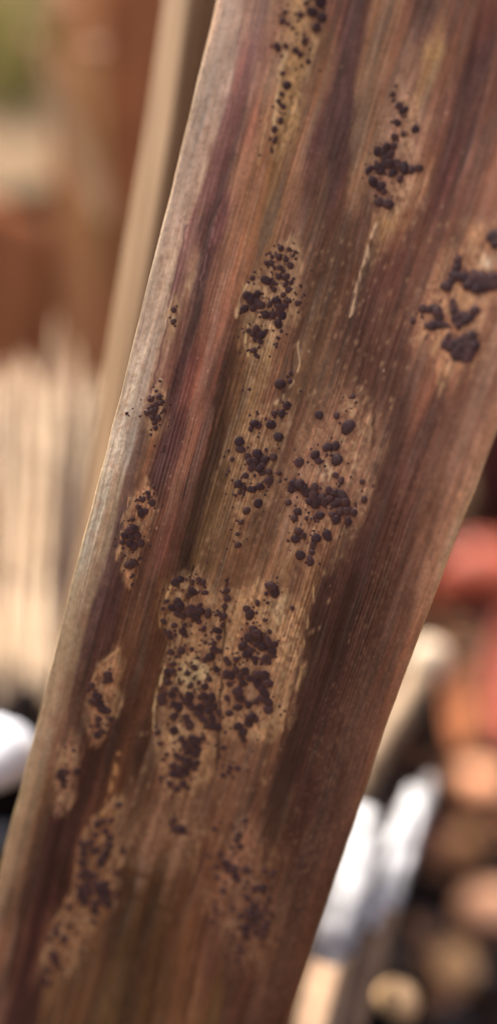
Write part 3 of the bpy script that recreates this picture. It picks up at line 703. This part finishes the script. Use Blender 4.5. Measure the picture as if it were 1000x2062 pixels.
def surf(px, py):
    u = float(u_of(px, py))
    fu = np.clip(u * (NU - 1), 0, NU - 1.01); c = int(fu)
    i = int(np.clip(np.searchsorted(vy, py), 1, NV - 1))
    t = (py - vy[i - 1]) / (vy[i] - vy[i - 1])
    z0 = ZF[i - 1, c] * (1 - (fu - c)) + ZF[i - 1, c + 1] * (fu - c)
    z1 = ZF[i, c] * (1 - (fu - c)) + ZF[i, c + 1] * (fu - c)
    z = z0 * (1 - t) + z1 * t
    return at(px, py, z), z


def frame_at(px, py):
    p, z = surf(px, py)
    e = 14
    def sm(x, y): return at(x, y, float(leaf_depth(u_of(x, y), y)))
    tx = Vector(sm(px + e, py) - sm(px - e, py)).normalized()
    ty = Vector(sm(px, py - e) - sm(px, py + e)).normalized()
    n = tx.cross(ty).normalized()
    if n.dot(Vector(CAM - p)) < 0: n = -n
    return Vector(p), z, n


order = np.argsort(-pv[:, 2])
sv = []; sf = []
bp_v = Vector(base_pt)
for rank, i in enumerate(order):
    x, y, r = pv[i]
    p, z, n = frame_at(x, y)
    s = r * z / FPX * random.uniform(0.92, 1.08) * (1.16 if y > 1600 else 1.04)
    q = n.to_track_quat('Z', 'Y').to_matrix().to_4x4() @ Matrix.Rotation(random.uniform(0, 6.28), 4, 'Z')
    el = random.uniform(0.9, 1.18)
    M = Matrix.Translation(p - bp_v) @ q @ Matrix.Diagonal((s * el, s / el, s * random.uniform(0.34, 0.62), 1))
    mesh, vs, fs = variants[rank % 6]
    if rank < 300:
        o = bpy.data.objects.new('pustule', mesh)
        col.objects.link(o)
        o.parent = leaf
        o.matrix_local = M
    else:
        b0 = len(sv)
        sv += [tuple(M @ Vector(v)) for v in vs]
        sf += [tuple(k + b0 for k in f) for f in fs]
# small grains crowding between and on the flanks of the big ones, and pin-prick dots around them
for n_g, sx, sy, r0, r1, clear in ((1300, 10, 13, 1.4, 3.6, -1.0), (420, 17, 24, 1.2, 2.6, 1.0)):
    for _ in range(n_g):
        k = rng.integers(0, len(pv))
        x = pv[k, 0] + rng.normal(0, sx); y = pv[k, 1] + rng.normal(0, sy)
        r = rng.uniform(r0, r1)
        dmin = np.min(np.hypot(pv[:, 0] - x, pv[:, 1] - y) - pv[:, 2])
        if dmin < clear or not (0.03 < u_of(x, y) < 0.97): continue
        p, z, n = frame_at(x, y)
        q = r * z / FPX
        M = Matrix.Translation(p - bp_v) @ n.to_track_quat('Z', 'Y').to_matrix().to_4x4() @ Matrix.Rotation(rng.uniform(0, 6.28), 4, 'Z') @ Matrix.Diagonal((q * rng.uniform(.8, 1.3), q, q * rng.uniform(.4, .9), 1))
        _, vs, fs = variants[int(rng.integers(0, 6))]
        b0 = len(sv)
        sv += [tuple(M @ Vector(v)) for v in vs]
        sf += [tuple(w + b0 for w in f) for f in fs]
crust = mesh_obj('pustule_specks', sv, sf, m_pust, parent=leaf)
tag(crust, kind='stuff')

# ================================================================== BACKGROUND
# ---- ground
m_soil = noise_mat('dark_soil', (0.006, 0.004, 0.0035), (0.018, 0.011, 0.009), scale=(45, 45, 45), detail=6, rough=0.95, spec=0.1, bump=0.6, bdist=0.004)
m_bounce = noise_mat('tan_bounce_ground', (0.16, 0.105, 0.06), (0.28, 0.20, 0.12), scale=(9, 9, 9), detail=5, rough=0.95, spec=0.1)
g = 160
gv = []; gf = []
for j in range(g + 1):
    for i in range(g + 1):
        a_ = 2 * i / g - 1; b_ = 2 * j / g - 1
        x = 4 * math.copysign(abs(a_) ** 2.4, a_); y = .35 + 4 * math.copysign(abs(b_) ** 2.0, b_)
        gv.append((x, y, soil(x, y) + 0.004 * math.sin(x * 23 + 1) * math.sin(y * 19) * 0.5 + random.uniform(-.0012, .0012)))
for j in range(g):
    for i in range(g):
        a = j * (g + 1) + i
        gf.append((a, a + 1, a + g + 2, a + g + 1))
gnd = mesh_obj('ground', gv, gf, m_soil)
tag(gnd, kind='structure')
near = []; nf_ = []  # unseen tan sheet added below the camera to bounce warm light onto the leaf
for j in range(21):
    for i in range(41):
        a_ = 2 * i / 40 - 1; xx = 4 * math.copysign(abs(a_) ** 2.4, a_)
        near.append((xx, 0.13 - 4 * j / 20 + (0.02 * math.sin(i * 1.7) if j == 0 else 0), soil(xx, 0) + 0.010 + random.uniform(0, .003)))
for j in range(20):
    for i in range(40):
        a = j * 41 + i
        nf_.append((a, a + 41, a + 42, a + 1))
tag(mesh_obj('tan_ground_sheet', near, nf_, m_bounce), kind='structure')
m_far = noise_mat('far_dry_lawn', (0.10, 0.064, 0.036), (0.17, 0.115, 0.066), scale=(9, 9, 9), detail=5, rough=0.95, spec=0.1)
far = []; ff = []
for j in range(21):
    for i in range(41):
        a_ = 2 * i / 40 - 1; x = 12 * math.copysign(abs(a_) ** 2.4, a_); y = 0.72 + 20 * (j / 20) ** 2 + (0.05 * math.sin(i * 2.3) if j == 0 else 0)
        far.append((x, y, soil(x, y) + 0.012 + random.uniform(0, .004)))
for j in range(20):
    for i in range(40):
        a = j * 41 + i
        ff.append((a, a + 1, a + 42, a + 41))
tag(mesh_obj('tan_ground_sheet', far, ff, m_far), kind='structure')


def blob(name, c, rad, mat, parent=None, seed=0, sq=(1, 1, .75), rot=0.0, sub=3, amp=.12):
    bm = bmesh.new()
    bmesh.ops.create_icosphere(bm, subdivisions=sub, radius=1.0)
    r = random.Random(seed)
    o1 = [r.uniform(0, 6) for _ in range(6)]
    for v in bm.verts:
        x, y, z = v.co
        d = 1 + amp * (math.sin(2.1 * x + o1[0]) * math.cos(1.9 * y + o1[1]) + 0.6 * math.sin(3.3 * z + o1[2] + x) + .4 * math.sin(5 * y + o1[3]) * math.sin(4 * x + o1[4]))
        v.co = Vector((x * sq[0], y * sq[1], z * sq[2])) * d * rad
    bmesh.ops.rotate(bm, verts=bm.verts, cent=(0, 0, 0), matrix=Matrix.Rotation(rot, 3, 'Z'))
    me = bpy.data.meshes.new(name)
    for f in bm.faces: f.smooth = True
    bm.to_mesh(me); bm.free()
    me.materials.append(mat)
    o = bpy.data.objects.new(name, me); col.objects.link(o)
    o.location = c
    if parent is not None: o.parent = parent
    return o


def tube(pts, rads, seg=14, cap=True):
    pts = [Vector(p) for p in pts]
    vs = []; fs = []
    n = len(pts)
    prev = None
    for i, p in enumerate(pts):
        t = (pts[min(i + 1, n - 1)] - pts[max(i - 1, 0)]).normalized()
        a = Vector((1, 0, 0)) if prev is None else prev
        a = (a - t * a.dot(t)).normalized(); prev = a
        b = t.cross(a)
        for k in range(seg):
            th = 2 * math.pi * k / seg
            vs.append(p + (a * math.cos(th) + b * math.sin(th)) * rads[i])
    for i in range(n - 1):
        for k in range(seg):
            fs.append((i * seg + k, i * seg + (k + 1) % seg, (i + 1) * seg + (k + 1) % seg, (i + 1) * seg + k))
    if cap:
        fs.append(tuple(range(seg - 1, -1, -1))); fs.append(tuple((n - 1) * seg + k for k in range(seg)))
    return vs, fs


# ---- pebbles on the dark soil
peb = [(962, 1590, 62, (.40, .21, .12), 'large peach pebble on dark soil, uppermost of the right-hand pebbles'),
       (930, 1695, 36, (.34, .20, .09), 'small ochre pebble just below the uppermost peach pebble'),
       (866, 1692, 38, (.13, .06, .045), 'dull pinkish brown pebble beside the white stakes'),
       (985, 1835, 62, (.42, .24, .15), 'rounded peach pebble cut off by the right edge of the photo'),
       (915, 1950, 50, (.36, .23, .11), 'tan pebble standing out from dark soil, left of a peach one'),
       (800, 2010, 46, (.34, .25, .14), 'pale beige pebble nearest the dry leaf at the bottom'),
       (846, 1890, 44, (.085, .055, .05), 'greyish brown pebble above the pale beige one'),
       (784, 1762, 34, (.05, .035, .036), 'small dark pebble at the foot of the white stakes'),
       (905, 2070, 46, (.03, .022, .022), 'almost black pebble at the bottom right corner'),
       (985, 1965, 34, (.06, .04, .035), 'dark brown pebble below the rounded peach pebble')]
for k, (px, py, r, c, lab) in enumerate(peb):
    rad = r / FPX * 0.36
    p = on_ground(px, py, rad * 0.5)
    z = (p - CAM) @ FWD
    rad = 1.0 * r * z / FPX
    p = on_ground(px, py, rad * 0.5)
    c = np.minimum(np.array(c) * (np.array([2.0, 1.75, 1.6]) if c[0] > .1 else 1.0), .8)
    m = noise_mat('pebble_stone', tuple(c * 0.75), tuple(c * 1.2), scale=(160, 160, 160), detail=5, rough=0.6, spec=0.35, bump=.2, bdist=.0006)
    o = blob('pebble', p, rad, m, seed=k + 5, sq=(1.0, .9, .8), rot=k)
    tag(o, lab, 'pebble', 'pebbles lying on the dark soil')

# soil crumbs
cv = []; cf = []
bmc = bmesh.new(); bmesh.ops.create_icosphere(bmc, subdivisions=1, radius=1.0)
tv = [v.co.copy() for v in bmc.verts]; tf = [tuple(v.index for v in f.verts) for f in bmc.faces]; bmc.free()
for _ in range(900):
    x = random.uniform(-.25, .45); y = random.uniform(.12, .9); s = random.uniform(.0012, .006)
    b0 = len(cv)
    for v in tv: cv.append((x + v.x * s * random.uniform(.7, 1.2), y + v.y * s * random.uniform(.7, 1.2), soil(x, y) + s * .3 + v.z * s * .7))
    cf += [tuple(k + b0 for k in f) for f in tf]
tag(mesh_obj('soil_crumbs', cv, cf, m_soil, smooth=False), 'dark crumbs of soil scattered over the ground', 'soil', kind='stuff')

# leaf litter: brittle brown and orange scraps on the dark soil
m_lit = noise_mat('leaf_litter_scraps', (0.05, 0.022, 0.012), (0.42, 0.20, 0.09), scale=(55, 55, 55), detail=2, rough=0.8, spec=0.2, c3=(0.16, 0.07, 0.035))
lv = []; lf = []
for _ in range(260):
    x = random.uniform(.06, .30); y = random.uniform(.24, .75); a = random.uniform(0, 6.28)
    L_ = random.uniform(.004, .014); W_ = L_ * random.uniform(.25, .6); z0 = soil(x, y) + .004
    d = Vector((math.cos(a), math.sin(a), random.uniform(-.2, .5))).normalized(); e = Vector((-math.sin(a), math.cos(a), random.uniform(-.3, .3)))
    c = Vector((x, y, z0 + L_ * .3)); b0 = len(lv)
    up = Vector((0, 0, .0007))
    ring = [c - d * L_, c - d * L_ * .2 + e * W_, c + d * L_, c - d * L_ * .1 - e * W_]
    lv += [tuple(p) for p in ring] + [tuple(p + up) for p in ring]
    lf += [(b0, b0 + 3, b0 + 2, b0 + 1), (b0 + 4, b0 + 5, b0 + 6, b0 + 7)] + [(b0 + k, b0 + (k + 1) % 4, b0 + 4 + (k + 1) % 4, b0 + 4 + k) for k in range(4)]
tag(mesh_obj('leaf_litter', lv, lf, m_lit, smooth=False), 'brown and orange scraps of dead leaf strewn over the dark soil', 'leaf litter', kind='stuff')

# ---- straw: pale reeds leaning back behind the leaf, left
m_reed = noise_mat('pale_reed', (0.60, 0.45, 0.29), (0.80, 0.64, 0.45), scale=(420, 420, 9), detail=4, rough=0.6, spec=0.3, bump=.2, bdist=.0003, transl=.40)
m_reed2 = noise_mat('brown_reed', (0.20, 0.115, 0.07), (0.36, 0.23, 0.15), scale=(420, 420, 9), detail=4, rough=0.65, spec=0.3)
ORD = ('first second third fourth fifth sixth seventh eighth ninth tenth eleventh twelfth thirteenth fourteenth fifteenth sixteenth '
       'seventeenth eighteenth nineteenth twentieth twenty-first twenty-second twenty-third twenty-fourth twenty-fifth twenty-sixth '
       'twenty-seventh twenty-eighth').split()
reeds = []
rr = random.Random(5)
for q in range(28):
    bx = -60 + 290 * q / 27 + rr.uniform(-3, 3)
    ty = 765 + rr.uniform(-85, 75) - (40 if 50 < bx < 140 else 0) + (50 if bx < 10 else 0)
    k = 1 if q in (3, 8, 9, 15, 19) else 0
    r = rr.uniform(8, 14)
    look = f"{'short' if ty > 800 else ('tall' if ty < 725 else 'medium')} {'thick' if r > 11 else 'thin'} {'brown' if k else 'cream'}"
    reeds.append((bx, 1405 + rr.uniform(-28, 30), bx + 24 + rr.uniform(-6, 8), ty, r, k,
                  f"{look} straw stem, {ORD[q]} from the left side of the bundle"))
for (bx, by, tx, ty, r, k, lab) in reeds:
    b = on_ground(bx, by)
    t = on_plane(tx, ty, b[1] + 0.115)
    zz = (b - CAM) @ FWD
    rad = r * zz / FPX
    n = 9
    root = empty('straw_stem', b)
    L = Vector(t - b)
    pts = [L * (i / (n - 1)) + Vector((0.0008 * math.sin(i * 1.1 + bx), 0.0008 * math.cos(i + bx), 0)) * (i > 0) for i in range(n)]
    vs, fs = tube(pts, [rad * (1.0 - 0.25 * (i / (n - 1)) - 0.6 * max(0, i / (n - 1) - .8) / .2) for i in range(n)])
    mesh_obj('stem', vs, fs, m_reed2 if k else m_reed, parent=root)
    for q in (0.32, 0.7):
        c = L * q
        d = L.normalized() * rad * 0.22
        vs, fs = tube([c - d, c, c + d], [rad * 0.95, rad * 1.14, rad * 0.95])
        mesh_obj('node_ring', vs, fs, m_reed2, parent=root)
    tag(root, lab, 'straw', 'straw stems standing behind the leaf')

# ---- folded dry blade close behind the leaf, upper left
m_fold = noise_mat('folded_blade_tissue', (0.16, 0.095, 0.05), (0.37, 0.25, 0.145), scale=(.085, .0016, 1), detail=3, rough=0.6, spec=0.2, bump=.25, bdist=.0003, transl=.30, coords='fibre')
fl = []
cent = [(-500, 470), (-200, 418), (0, 385), (250, 350), (500, 306), (700, 272), (900, 240), (1100, 208), (1400, 150), (1700, 92), (2000, 40), (2300, 0)]
cent = np.array(cent, float)
ys = np.linspace(-500, 2300, 60)
for y in ys:
    cxx = np.interp(y, cent[:, 0], cent[:, 1])
    w = np.interp(y, [-500, 0, 500, 900, 1400], [60, 56, 56, 54, 50])
    zc = 0.292 + 0.012 * (y - 500) / 1000
    row = []
    for (t, dz) in ((-1, 0.010), (-.66, .0066), (-.33, .0032), (0, 0), (.3, .0005), (.65, .0015), (1.0, .003)):
        row.append(at(cxx + t * w, y, zc + dz))
    for (t, dz) in ((1.0, .0036), (.3, .0013), (0, .0009), (-.33, .0041), (-1, .0107)):
        row.append(at(cxx + t * w, y, zc + dz))
    fl.append(row)
nf = len(fl[0])
b0 = fl[-1][3].copy()
vs = [v - b0 for row in fl for v in row]
fs = []
for j in range(len(fl) - 1):
    for i in range(nf):
        fs.append((j * nf + i, (j + 1) * nf + i, (j + 1) * nf + (i + 1) % nf, j * nf + (i + 1) % nf))
fold = mesh_obj('folded_leaf', vs, fs, m_fold, loc=b0)
fa = fold.data.attributes.new('fibre', 'FLOAT_VECTOR', 'POINT')
tt = [-55, -36, -18, 0, 16, 36, 55, 55, 16, 0, -18, -55]
fa.data.foreach_set('vector', np.array([(tt[i], y, 0) for y in ys for i in range(nf)], np.float32).ravel())
tag(fold, 'narrow tan leaf folded along its length just behind the spotted leaf', 'leaf')

# ---- rust brown boards behind, upper left
m_board = noise_mat('rust_brown_wood', (0.36, 0.155, 0.058), (0.52, 0.25, 0.105), scale=(60, 60, 5), detail=5, rough=0.8, spec=0.2, bump=.3, bdist=.001)
m_board2 = noise_mat('dark_brown_wood', (0.20, 0.067, 0.022), (0.30, 0.105, 0.038), scale=(60, 60, 5), detail=5, rough=0.8, spec=0.2, bump=.3, bdist=.001)


def board(px0, px1, pytop, Y, thick, mat, lab, slant=0.0):
    # the boards lean back against each other: LEAN is the run per metre of height
    LEAN = 0.64

    def hit(px, py):
        yy = Y + .1
        for _ in range(30):
            p = on_plane(px, py, yy); yy = .5 * yy + .5 * (Y + LEAN * max(p[2] - .06, 0))
        return p
    a = hit(px0, 420); b = hit(px1, 420)
    x0, x1, h = a[0], b[0], hit((px0 + px1) / 2, pytop)[2]
    bm = bmesh.new()
    zs = [(.05, .05), (h, h + slant)]
    vs = []
    for (za, zb) in zs:
        for (xx, zz, dd) in ((0, za, 0), (x1 - x0, zb, 0), (x1 - x0, zb, thick), (0, za, thick)):
            vs.append(bm.verts.new((xx, LEAN * (zz - .06) + dd, zz)))
    for f in ((0, 1, 5, 4), (1, 2, 6, 5), (2, 3, 7, 6), (3, 0, 4, 7), (4, 5, 6, 7), (3, 2, 1, 0)):
        bm.faces.new([vs[i] for i in f])
    bmesh.ops.bevel(bm, geom=list(bm.edges), offset=.003, segments=2, affect='EDGES')
    me = bpy.data.meshes.new('board'); bm.to_mesh(me); bm.free(); me.materials.append(mat)
    o = bpy.data.objects.new('board', me); col.objects.link(o); o.location = (x0, Y, 0)
    tag(o, lab, 'board', 'rust brown boards standing behind the straw')


board(-260, 100, 300, .470, .010, m_board2, 'dark rust board at the left edge behind the straw', -.03)
board(104, 220, -120, .484, .010, m_board, 'rust brown board between a dark board and the folded leaf', -.012)
board(222, 420, -160, .472, .010, m_board2, 'tallest dark brown board behind the folded tan leaf', .0)
board(430, 700, 60, .486, .010, m_board, 'rust board mostly hidden behind the spotted leaf', .0)

# diagonal dry strap leaf in front of the boards
m_strap = noise_mat('dull_strap_leaf', (0.30, 0.16, 0.085), (0.42, 0.25, 0.14), scale=(200, 200, 20), detail=4, rough=0.7, spec=0.25, transl=.25)


def strap(name, path, widths, mat, lab, cat, group=None, thick=.0009, bow=.15):
    P = [Vector(at(*p)) for p in path]
    # resample
    n = 26
    vs = []; fs = []
    o = P[0].copy()
    for i in range(n):
        t = i / (n - 1) * (len(P) - 1); k = min(int(t), len(P) - 2); f = t - k
        p = P[k].lerp(P[k + 1], f)
        tan = (P[k + 1] - P[k]).normalized()
        side = tan.cross(Vector(-FWD)).normalized()
        nrm = side.cross(tan).normalized()
        w = np.interp(i / (n - 1), np.linspace(0, 1, len(widths)), widths) * ((p - Vector(CAM)).dot(Vector(FWD))) / FPX
        for (a, d) in ((-1, bow), (-.5, bow * .25), (0, 0), (.5, bow * .25), (1, bow)):
            vs.append(p + side * a * w - nrm * d * w - o)
        for (a, d) in ((1, bow), (.5, bow * .25), (0, 0), (-.5, bow * .25), (-1, bow)):
            vs.append(p + side * a * w * .99 - nrm * (d * w + thick) - o)
    for i in range(n - 1):
        for k in range(10):
            fs.append((i * 10 + k, (i + 1) * 10 + k, (i + 1) * 10 + (k + 1) % 10, i * 10 + (k + 1) % 10))
    fs.append(tuple(range(10))); fs.append(tuple((n - 1) * 10 + k for k in range(9, -1, -1)))
    ob = mesh_obj(name, vs, fs, mat, loc=o)
    tag(ob, lab, cat, group)
    return ob


strap('strap_leaf', [(60, 60, .54), (130, 230, .535), (180, 360, .53), (215, 450, .525)], [10, 22, 26, 12], m_strap,
      'dull brown strap leaf hanging diagonally in front of the boards', 'leaf')

# ---- green and dry plants far behind, top left
m_green = noise_mat('olive_blade', (0.34, 0.31, 0.09), (0.52, 0.47, 0.17), scale=(120, 120, 12), detail=3, rough=0.6, spec=0.3, transl=.3)
m_peach = noise_mat('peach_petal', (0.66, 0.44, 0.29), (0.80, 0.58, 0.42), scale=(80, 80, 80), detail=3, rough=0.6, spec=0.3, transl=.25)
gp = [(-40, 1.05, -30, 'olive green strap leaf at the top left corner'),
      (10, 1.02, 60, 'yellowish green strap leaf right of the corner one'),
      (45, 1.08, 110, 'olive blade bending right toward the brown boards'),
      (75, 1.0, 40, 'short green blade behind the rust brown board')]
for k, (bx, Y, tx, lab) in enumerate(gp):
    b = on_plane(bx, 420, Y); b[2] = 0
    root = empty('grass_clump', b)
    for q in range(5):
        ang = random.uniform(-.5, .5)
        h = random.uniform(.18, .30)
        w = random.uniform(.006, .012)
        vs = []; fs = []
        for i in range(9):
            t = i / 8
            x = (tx - bx) * Y / FPX * t + ang * .10 * t * t + (q - 2) * .012
            y = .02 * (q - 2) * t
            zz = h * (t - .18 * t * t)
            ww = w * (1 - t) ** .6 + .0005
            vs += [(x - ww, y, zz), (x, y - .003, zz), (x + ww, y, zz), (x, y + .0008, zz)]
        for i in range(8):
            for e in range(4):
                fs.append((i * 4 + e, i * 4 + (e + 1) % 4, (i + 1) * 4 + (e + 1) % 4, (i + 1) * 4 + e))
        mesh_obj('blade', vs, fs, m_green, parent=root)
    tag(root, lab.replace('strap leaf', 'grass tuft').replace('blade', 'grass tuft'), 'grass', 'olive grass tufts behind the boards')
for k, (px, py, Y, r, lab) in enumerate([(118, 25, .52, 26, 'large pale peach flower head at the top left'), (188, 108, .50, 19, 'smaller peach flower head lower down toward the boards'),
                                         (235, -10, .95, 16, 'peach flower head at the top edge above the tall board')]):
    c = on_plane(px, py, Y)
    z = (c - CAM) @ FWD
    rad = r * z / FPX * 1.35
    base = c.copy(); base[2] = 0
    root = empty('flower', base)
    vs, fs = tube([(0, 0, 0), (0.004, 0.002, c[2] * .5), (0, 0, c[2])], [.0006, .0006, .0005], 8)
    mesh_obj('stem', vs, fs, m_green, parent=root)
    for q in range(9):
        a = q / 9 * 2 * math.pi
        pr = [Vector((math.cos(a) * rad * t, math.sin(a) * rad * t, c[2] + rad * .95 * t * t - rad * .3)) for t in (0, .35, .7, 1.0)]
        sd = Vector((-math.sin(a), math.cos(a), 0))
        vs = []; fs = []
        for i, p in enumerate(pr):
            w = rad * (.10, .30, .34, .10)[i]
            vs += [p - sd * w, p + Vector((0, 0, rad * .05)), p + sd * w, p - Vector((0, 0, rad * .05))]
        for i in range(3):
            for e in range(4): fs.append((i * 4 + e, i * 4 + (e + 1) % 4, (i + 1) * 4 + (e + 1) % 4, (i + 1) * 4 + e))
        mesh_obj('petal', vs, fs, m_peach, parent=root)
    tag(root, lab, 'flower', 'peach flower heads in the background')

# ---- white stone at the left edge
m_white = noise_mat('white_limestone', (0.50, 0.53, 0.58), (0.62, 0.65, 0.70), scale=(60, 60, 60), detail=4, rough=0.55, spec=0.3, bump=.15, bdist=.001)
p = on_ground(-20, 1510, .014); z = (p - CAM) @ FWD
tag(blob('white_stone', p, 102 * z / FPX, m_white, seed=3, sq=(.95, .8, .80), amp=.16), 'bluish white stone at the left edge below the straw', 'stone')
m_slate = noise_mat('slate', (0.035, 0.04, 0.05), (0.07, 0.075, 0.085), scale=(90, 90, 90), detail=4, rough=0.6, spec=0.3)
p = on_ground(0, 1690, .008); z = (p - CAM) @ FWD
tag(blob('slate_stone', p, 50 * z / FPX, m_slate, seed=9, sq=(1, .8, .6)), 'dark slate stone below the white one at the left edge', 'stone')

# ---- white painted stakes right of the leaf
m_paint = noise_mat('chalky_white_paint', (0.28, 0.28, 0.285), (0.76, 0.77, 0.78), scale=(220, 220, 30), detail=5, rough=0.55, spec=0.35, bump=.2, bdist=.0005)
m_worn = noise_mat('worn_grey_paint', (0.12, 0.11, 0.11), (0.26, 0.25, 0.25), scale=(160, 160, 22), detail=5, rough=0.6, spec=0.3)
m_tan = noise_mat('bare_tan_wood', (0.22, 0.135, 0.08), (0.36, 0.24, 0.15), scale=(140, 140, 12), detail=5, rough=0.7, spec=0.25)


m_brown = noise_mat('weathered_brown_wood', (0.07, 0.042, 0.027), (0.16, 0.10, 0.065), scale=(140, 140, 12), detail=5, rough=0.75, spec=0.2)


def stake(pa, pb, half, mat_main, mat_tip, lab, cut=.82, thick=.0025):
    """flat bar lying from point a (low end) to point b (high end), tip part near b"""
    a = Vector(pa); b = Vector(pb)
    ax = (b - a)
    ln = ax.length
    t = ax.normalized()
    side = t.cross(Vector((0, -.35, 1))).normalized()
    nrm = side.cross(t).normalized()
    root = empty('wooden_strip', a)

    def bar(name, s0, s1, mat, w0, w1, round_end):
        # rounded-rectangle section swept along the stake; the end closes in a dome
        st = [(s0, w0), (s0 + (s1 - s0) * .5, (w0 + w1) / 2), (s1 if not round_end else s1 - .25 * (s1 - s0), w1)]
        if round_end: st = st[:2] + [(s1 - .06 * (s1 - s0), w1), (s1 - .015 * (s1 - s0), w1 * .93), (s1, w1 * .80)]
        vs = []; fs = []; seg = 20
        for (q, w) in st:
            for k in range(seg):
                th = 2 * math.pi * k / seg
                c, d = math.cos(th), math.sin(th)
                vs.append(t * ln * q + side * half * w * math.copysign(abs(c) ** .35, c) + nrm * thick / 2 * min(1, w * 1.3) * math.copysign(abs(d) ** .35, d))
        for i in range(len(st) - 1):
            for k in range(seg):
                fs.append((i * seg + k, i * seg + (k + 1) % seg, (i + 1) * seg + (k + 1) % seg, (i + 1) * seg + k))
        fs.append(tuple(range(seg - 1, -1, -1))); fs.append(tuple((len(st) - 1) * seg + k for k in range(seg)))
        mesh_obj(name, vs, fs, mat, parent=root)
    bar('shaft', 0, cut, mat_main, .97, 1.0, False)
    bar('painted_top', cut, 1, mat_tip, 1.01, .95, True)
    tag(root, lab, 'wooden strip', 'white topped strips leaning beside the leaf')


stake(on_ground(566, 2300), at(735, 1625, .345), .0040, m_tan, m_paint, 'broad white topped strip pressed closest against the leaf edge', .50)
stake(on_ground(612, 2290), at(752, 1670, .352), .0022, m_tan, m_paint, 'thin white topped strip just right of the broad one', .55)
stake(on_ground(655, 2250), at(842, 1590, .365), .0036, m_brown, m_paint, 'broad white topped strip leaning between two thin strips', .60)
stake(on_ground(668, 2240), at(868, 1565, .375), .0020, m_brown, m_worn, 'thin worn grey strip, tallest and furthest right of the strips', .60)
stake(on_ground(630, 2260), at(815, 1625, .360), .0022, m_brown, m_paint, 'thin white topped strip with brown wood below, left of the tall grey strip', .58)

# ---- pale stalk with rounded end hugging the leaf edge
m_stalk = noise_mat('pale_stalk', (0.26, 0.18, 0.11), (0.42, 0.30, 0.19), scale=(300, 300, 14), detail=4, rough=0.65, spec=0.3)
m_stalk_top = noise_mat('cream_stalk_end', (0.46, 0.36, 0.25), (0.60, 0.48, 0.35), scale=(120, 120, 120), detail=4, rough=0.65, spec=0.3)
a = at(722, 1560, .40); b = at(858, 1335, .42)
root = empty('dry_stalk', a)
L = Vector(b - a)
vs, fs = tube([L * (i / 8) for i in range(9)], [.0050 + .0005 * math.sin(i * 2) for i in range(9)])
mesh_obj('stem', vs, fs, m_stalk, parent=root)
blob('rounded_end', L * 1.0, .0078, m_stalk_top, parent=root, seed=2, sq=(1, 1, 1.15), amp=.06)
g0 = on_ground(640, 1700)
vs, fs = tube([Vector(g0 - a), Vector((g0 - a) * .5) + Vector((0, 0, .004)), Vector((0, 0, 0))], [.006, .0058, .0057])
mesh_obj('stem_foot', vs, fs, m_stalk, parent=root)
tag(root, 'pale dry stalk with a rounded cream end beside the leaf edge', 'stalk')

# ---- dark maroon pot and red curled leaves, right
m_pot = noise_mat('dark_maroon_glaze', (0.09, 0.028, 0.026), (0.14, 0.045, 0.040), scale=(40, 40, 40), detail=4, rough=0.45, spec=0.4)
cpot = on_ground(1130, 1130); cpot[1] += .03
prof = [(.050, 0), (.062, .02), (.070, .06), (.076, .11), (.078, .13), (.085, .132), (.086, .155), (.080, .157), (.074, .150), (.070, .11)]


def lathe(prof, seg=40):
    vs = []; fs = []
    for (r, h) in prof:
        for k in range(seg):
            a = 2 * math.pi * k / seg
            vs.append((r * math.cos(a), r * math.sin(a), h))
    for i in range(len(prof) - 1):
        for k in range(seg):
            fs.append((i * seg + k, i * seg + (k + 1) % seg, (i + 1) * seg + (k + 1) % seg, (i + 1) * seg + k))
    return vs, fs


root = empty('flower_pot', cpot)
vs, fs = lathe(prof[:5]); mesh_obj('wall', vs, fs, m_pot, parent=root)
vs, fs = lathe([(.0785, .131), (.085, .132), (.086, .155), (.080, .157), (.074, .150), (.070, .11)]); mesh_obj('rim', vs, fs, m_pot, parent=root)
vs = [(0, 0, .135)] + [(.073 * math.cos(2 * math.pi * k / 40), .073 * math.sin(2 * math.pi * k / 40), .135) for k in range(40)]
mesh_obj('potting_soil', vs, [(0, 1 + k, 1 + (k + 1) % 40) for k in range(40)], m_soil, parent=root)
tag(root, 'dark maroon flower pot behind the red leaves at the right edge', 'flower pot')
m_red = noise_mat('red_leaf', (0.32, 0.060, 0.030), (0.46, 0.10, 0.055), scale=(90, 90, 90), detail=4, rough=0.45, spec=0.4, transl=.3)
m_orange = noise_mat('orange_leaf', (0.56, 0.19, 0.075), (0.70, 0.30, 0.13), scale=(90, 90, 90), detail=4, rough=0.45, spec=0.4, transl=.3)
strap('red_leaf', [(866, 1225, .66), (915, 1190, .65), (965, 1170, .645), (1070, 1180, .64)], [30, 70, 84, 80], m_red,
      'broad red curled leaf below the maroon pot at the right edge', 'leaf', 'red leaves by the maroon pot', bow=.5)
strap('red_leaf', [(912, 1500, .46), (916, 1450, .485), (924, 1400, .51), (940, 1350, .535)], [14, 46, 48, 20], m_orange,
      'small orange leaf tip standing below the broad red leaf', 'leaf', 'red leaves by the maroon pot', bow=-.4)
strap('red_leaf', [(1004, 1500, .46), (1006, 1420, .475), (1012, 1330, .49), (1030, 1230, .50)], [16, 34, 42, 20], m_red,
      'upright coral red leaf cut off by the right edge', 'leaf', 'red leaves by the maroon pot', bow=-.4)
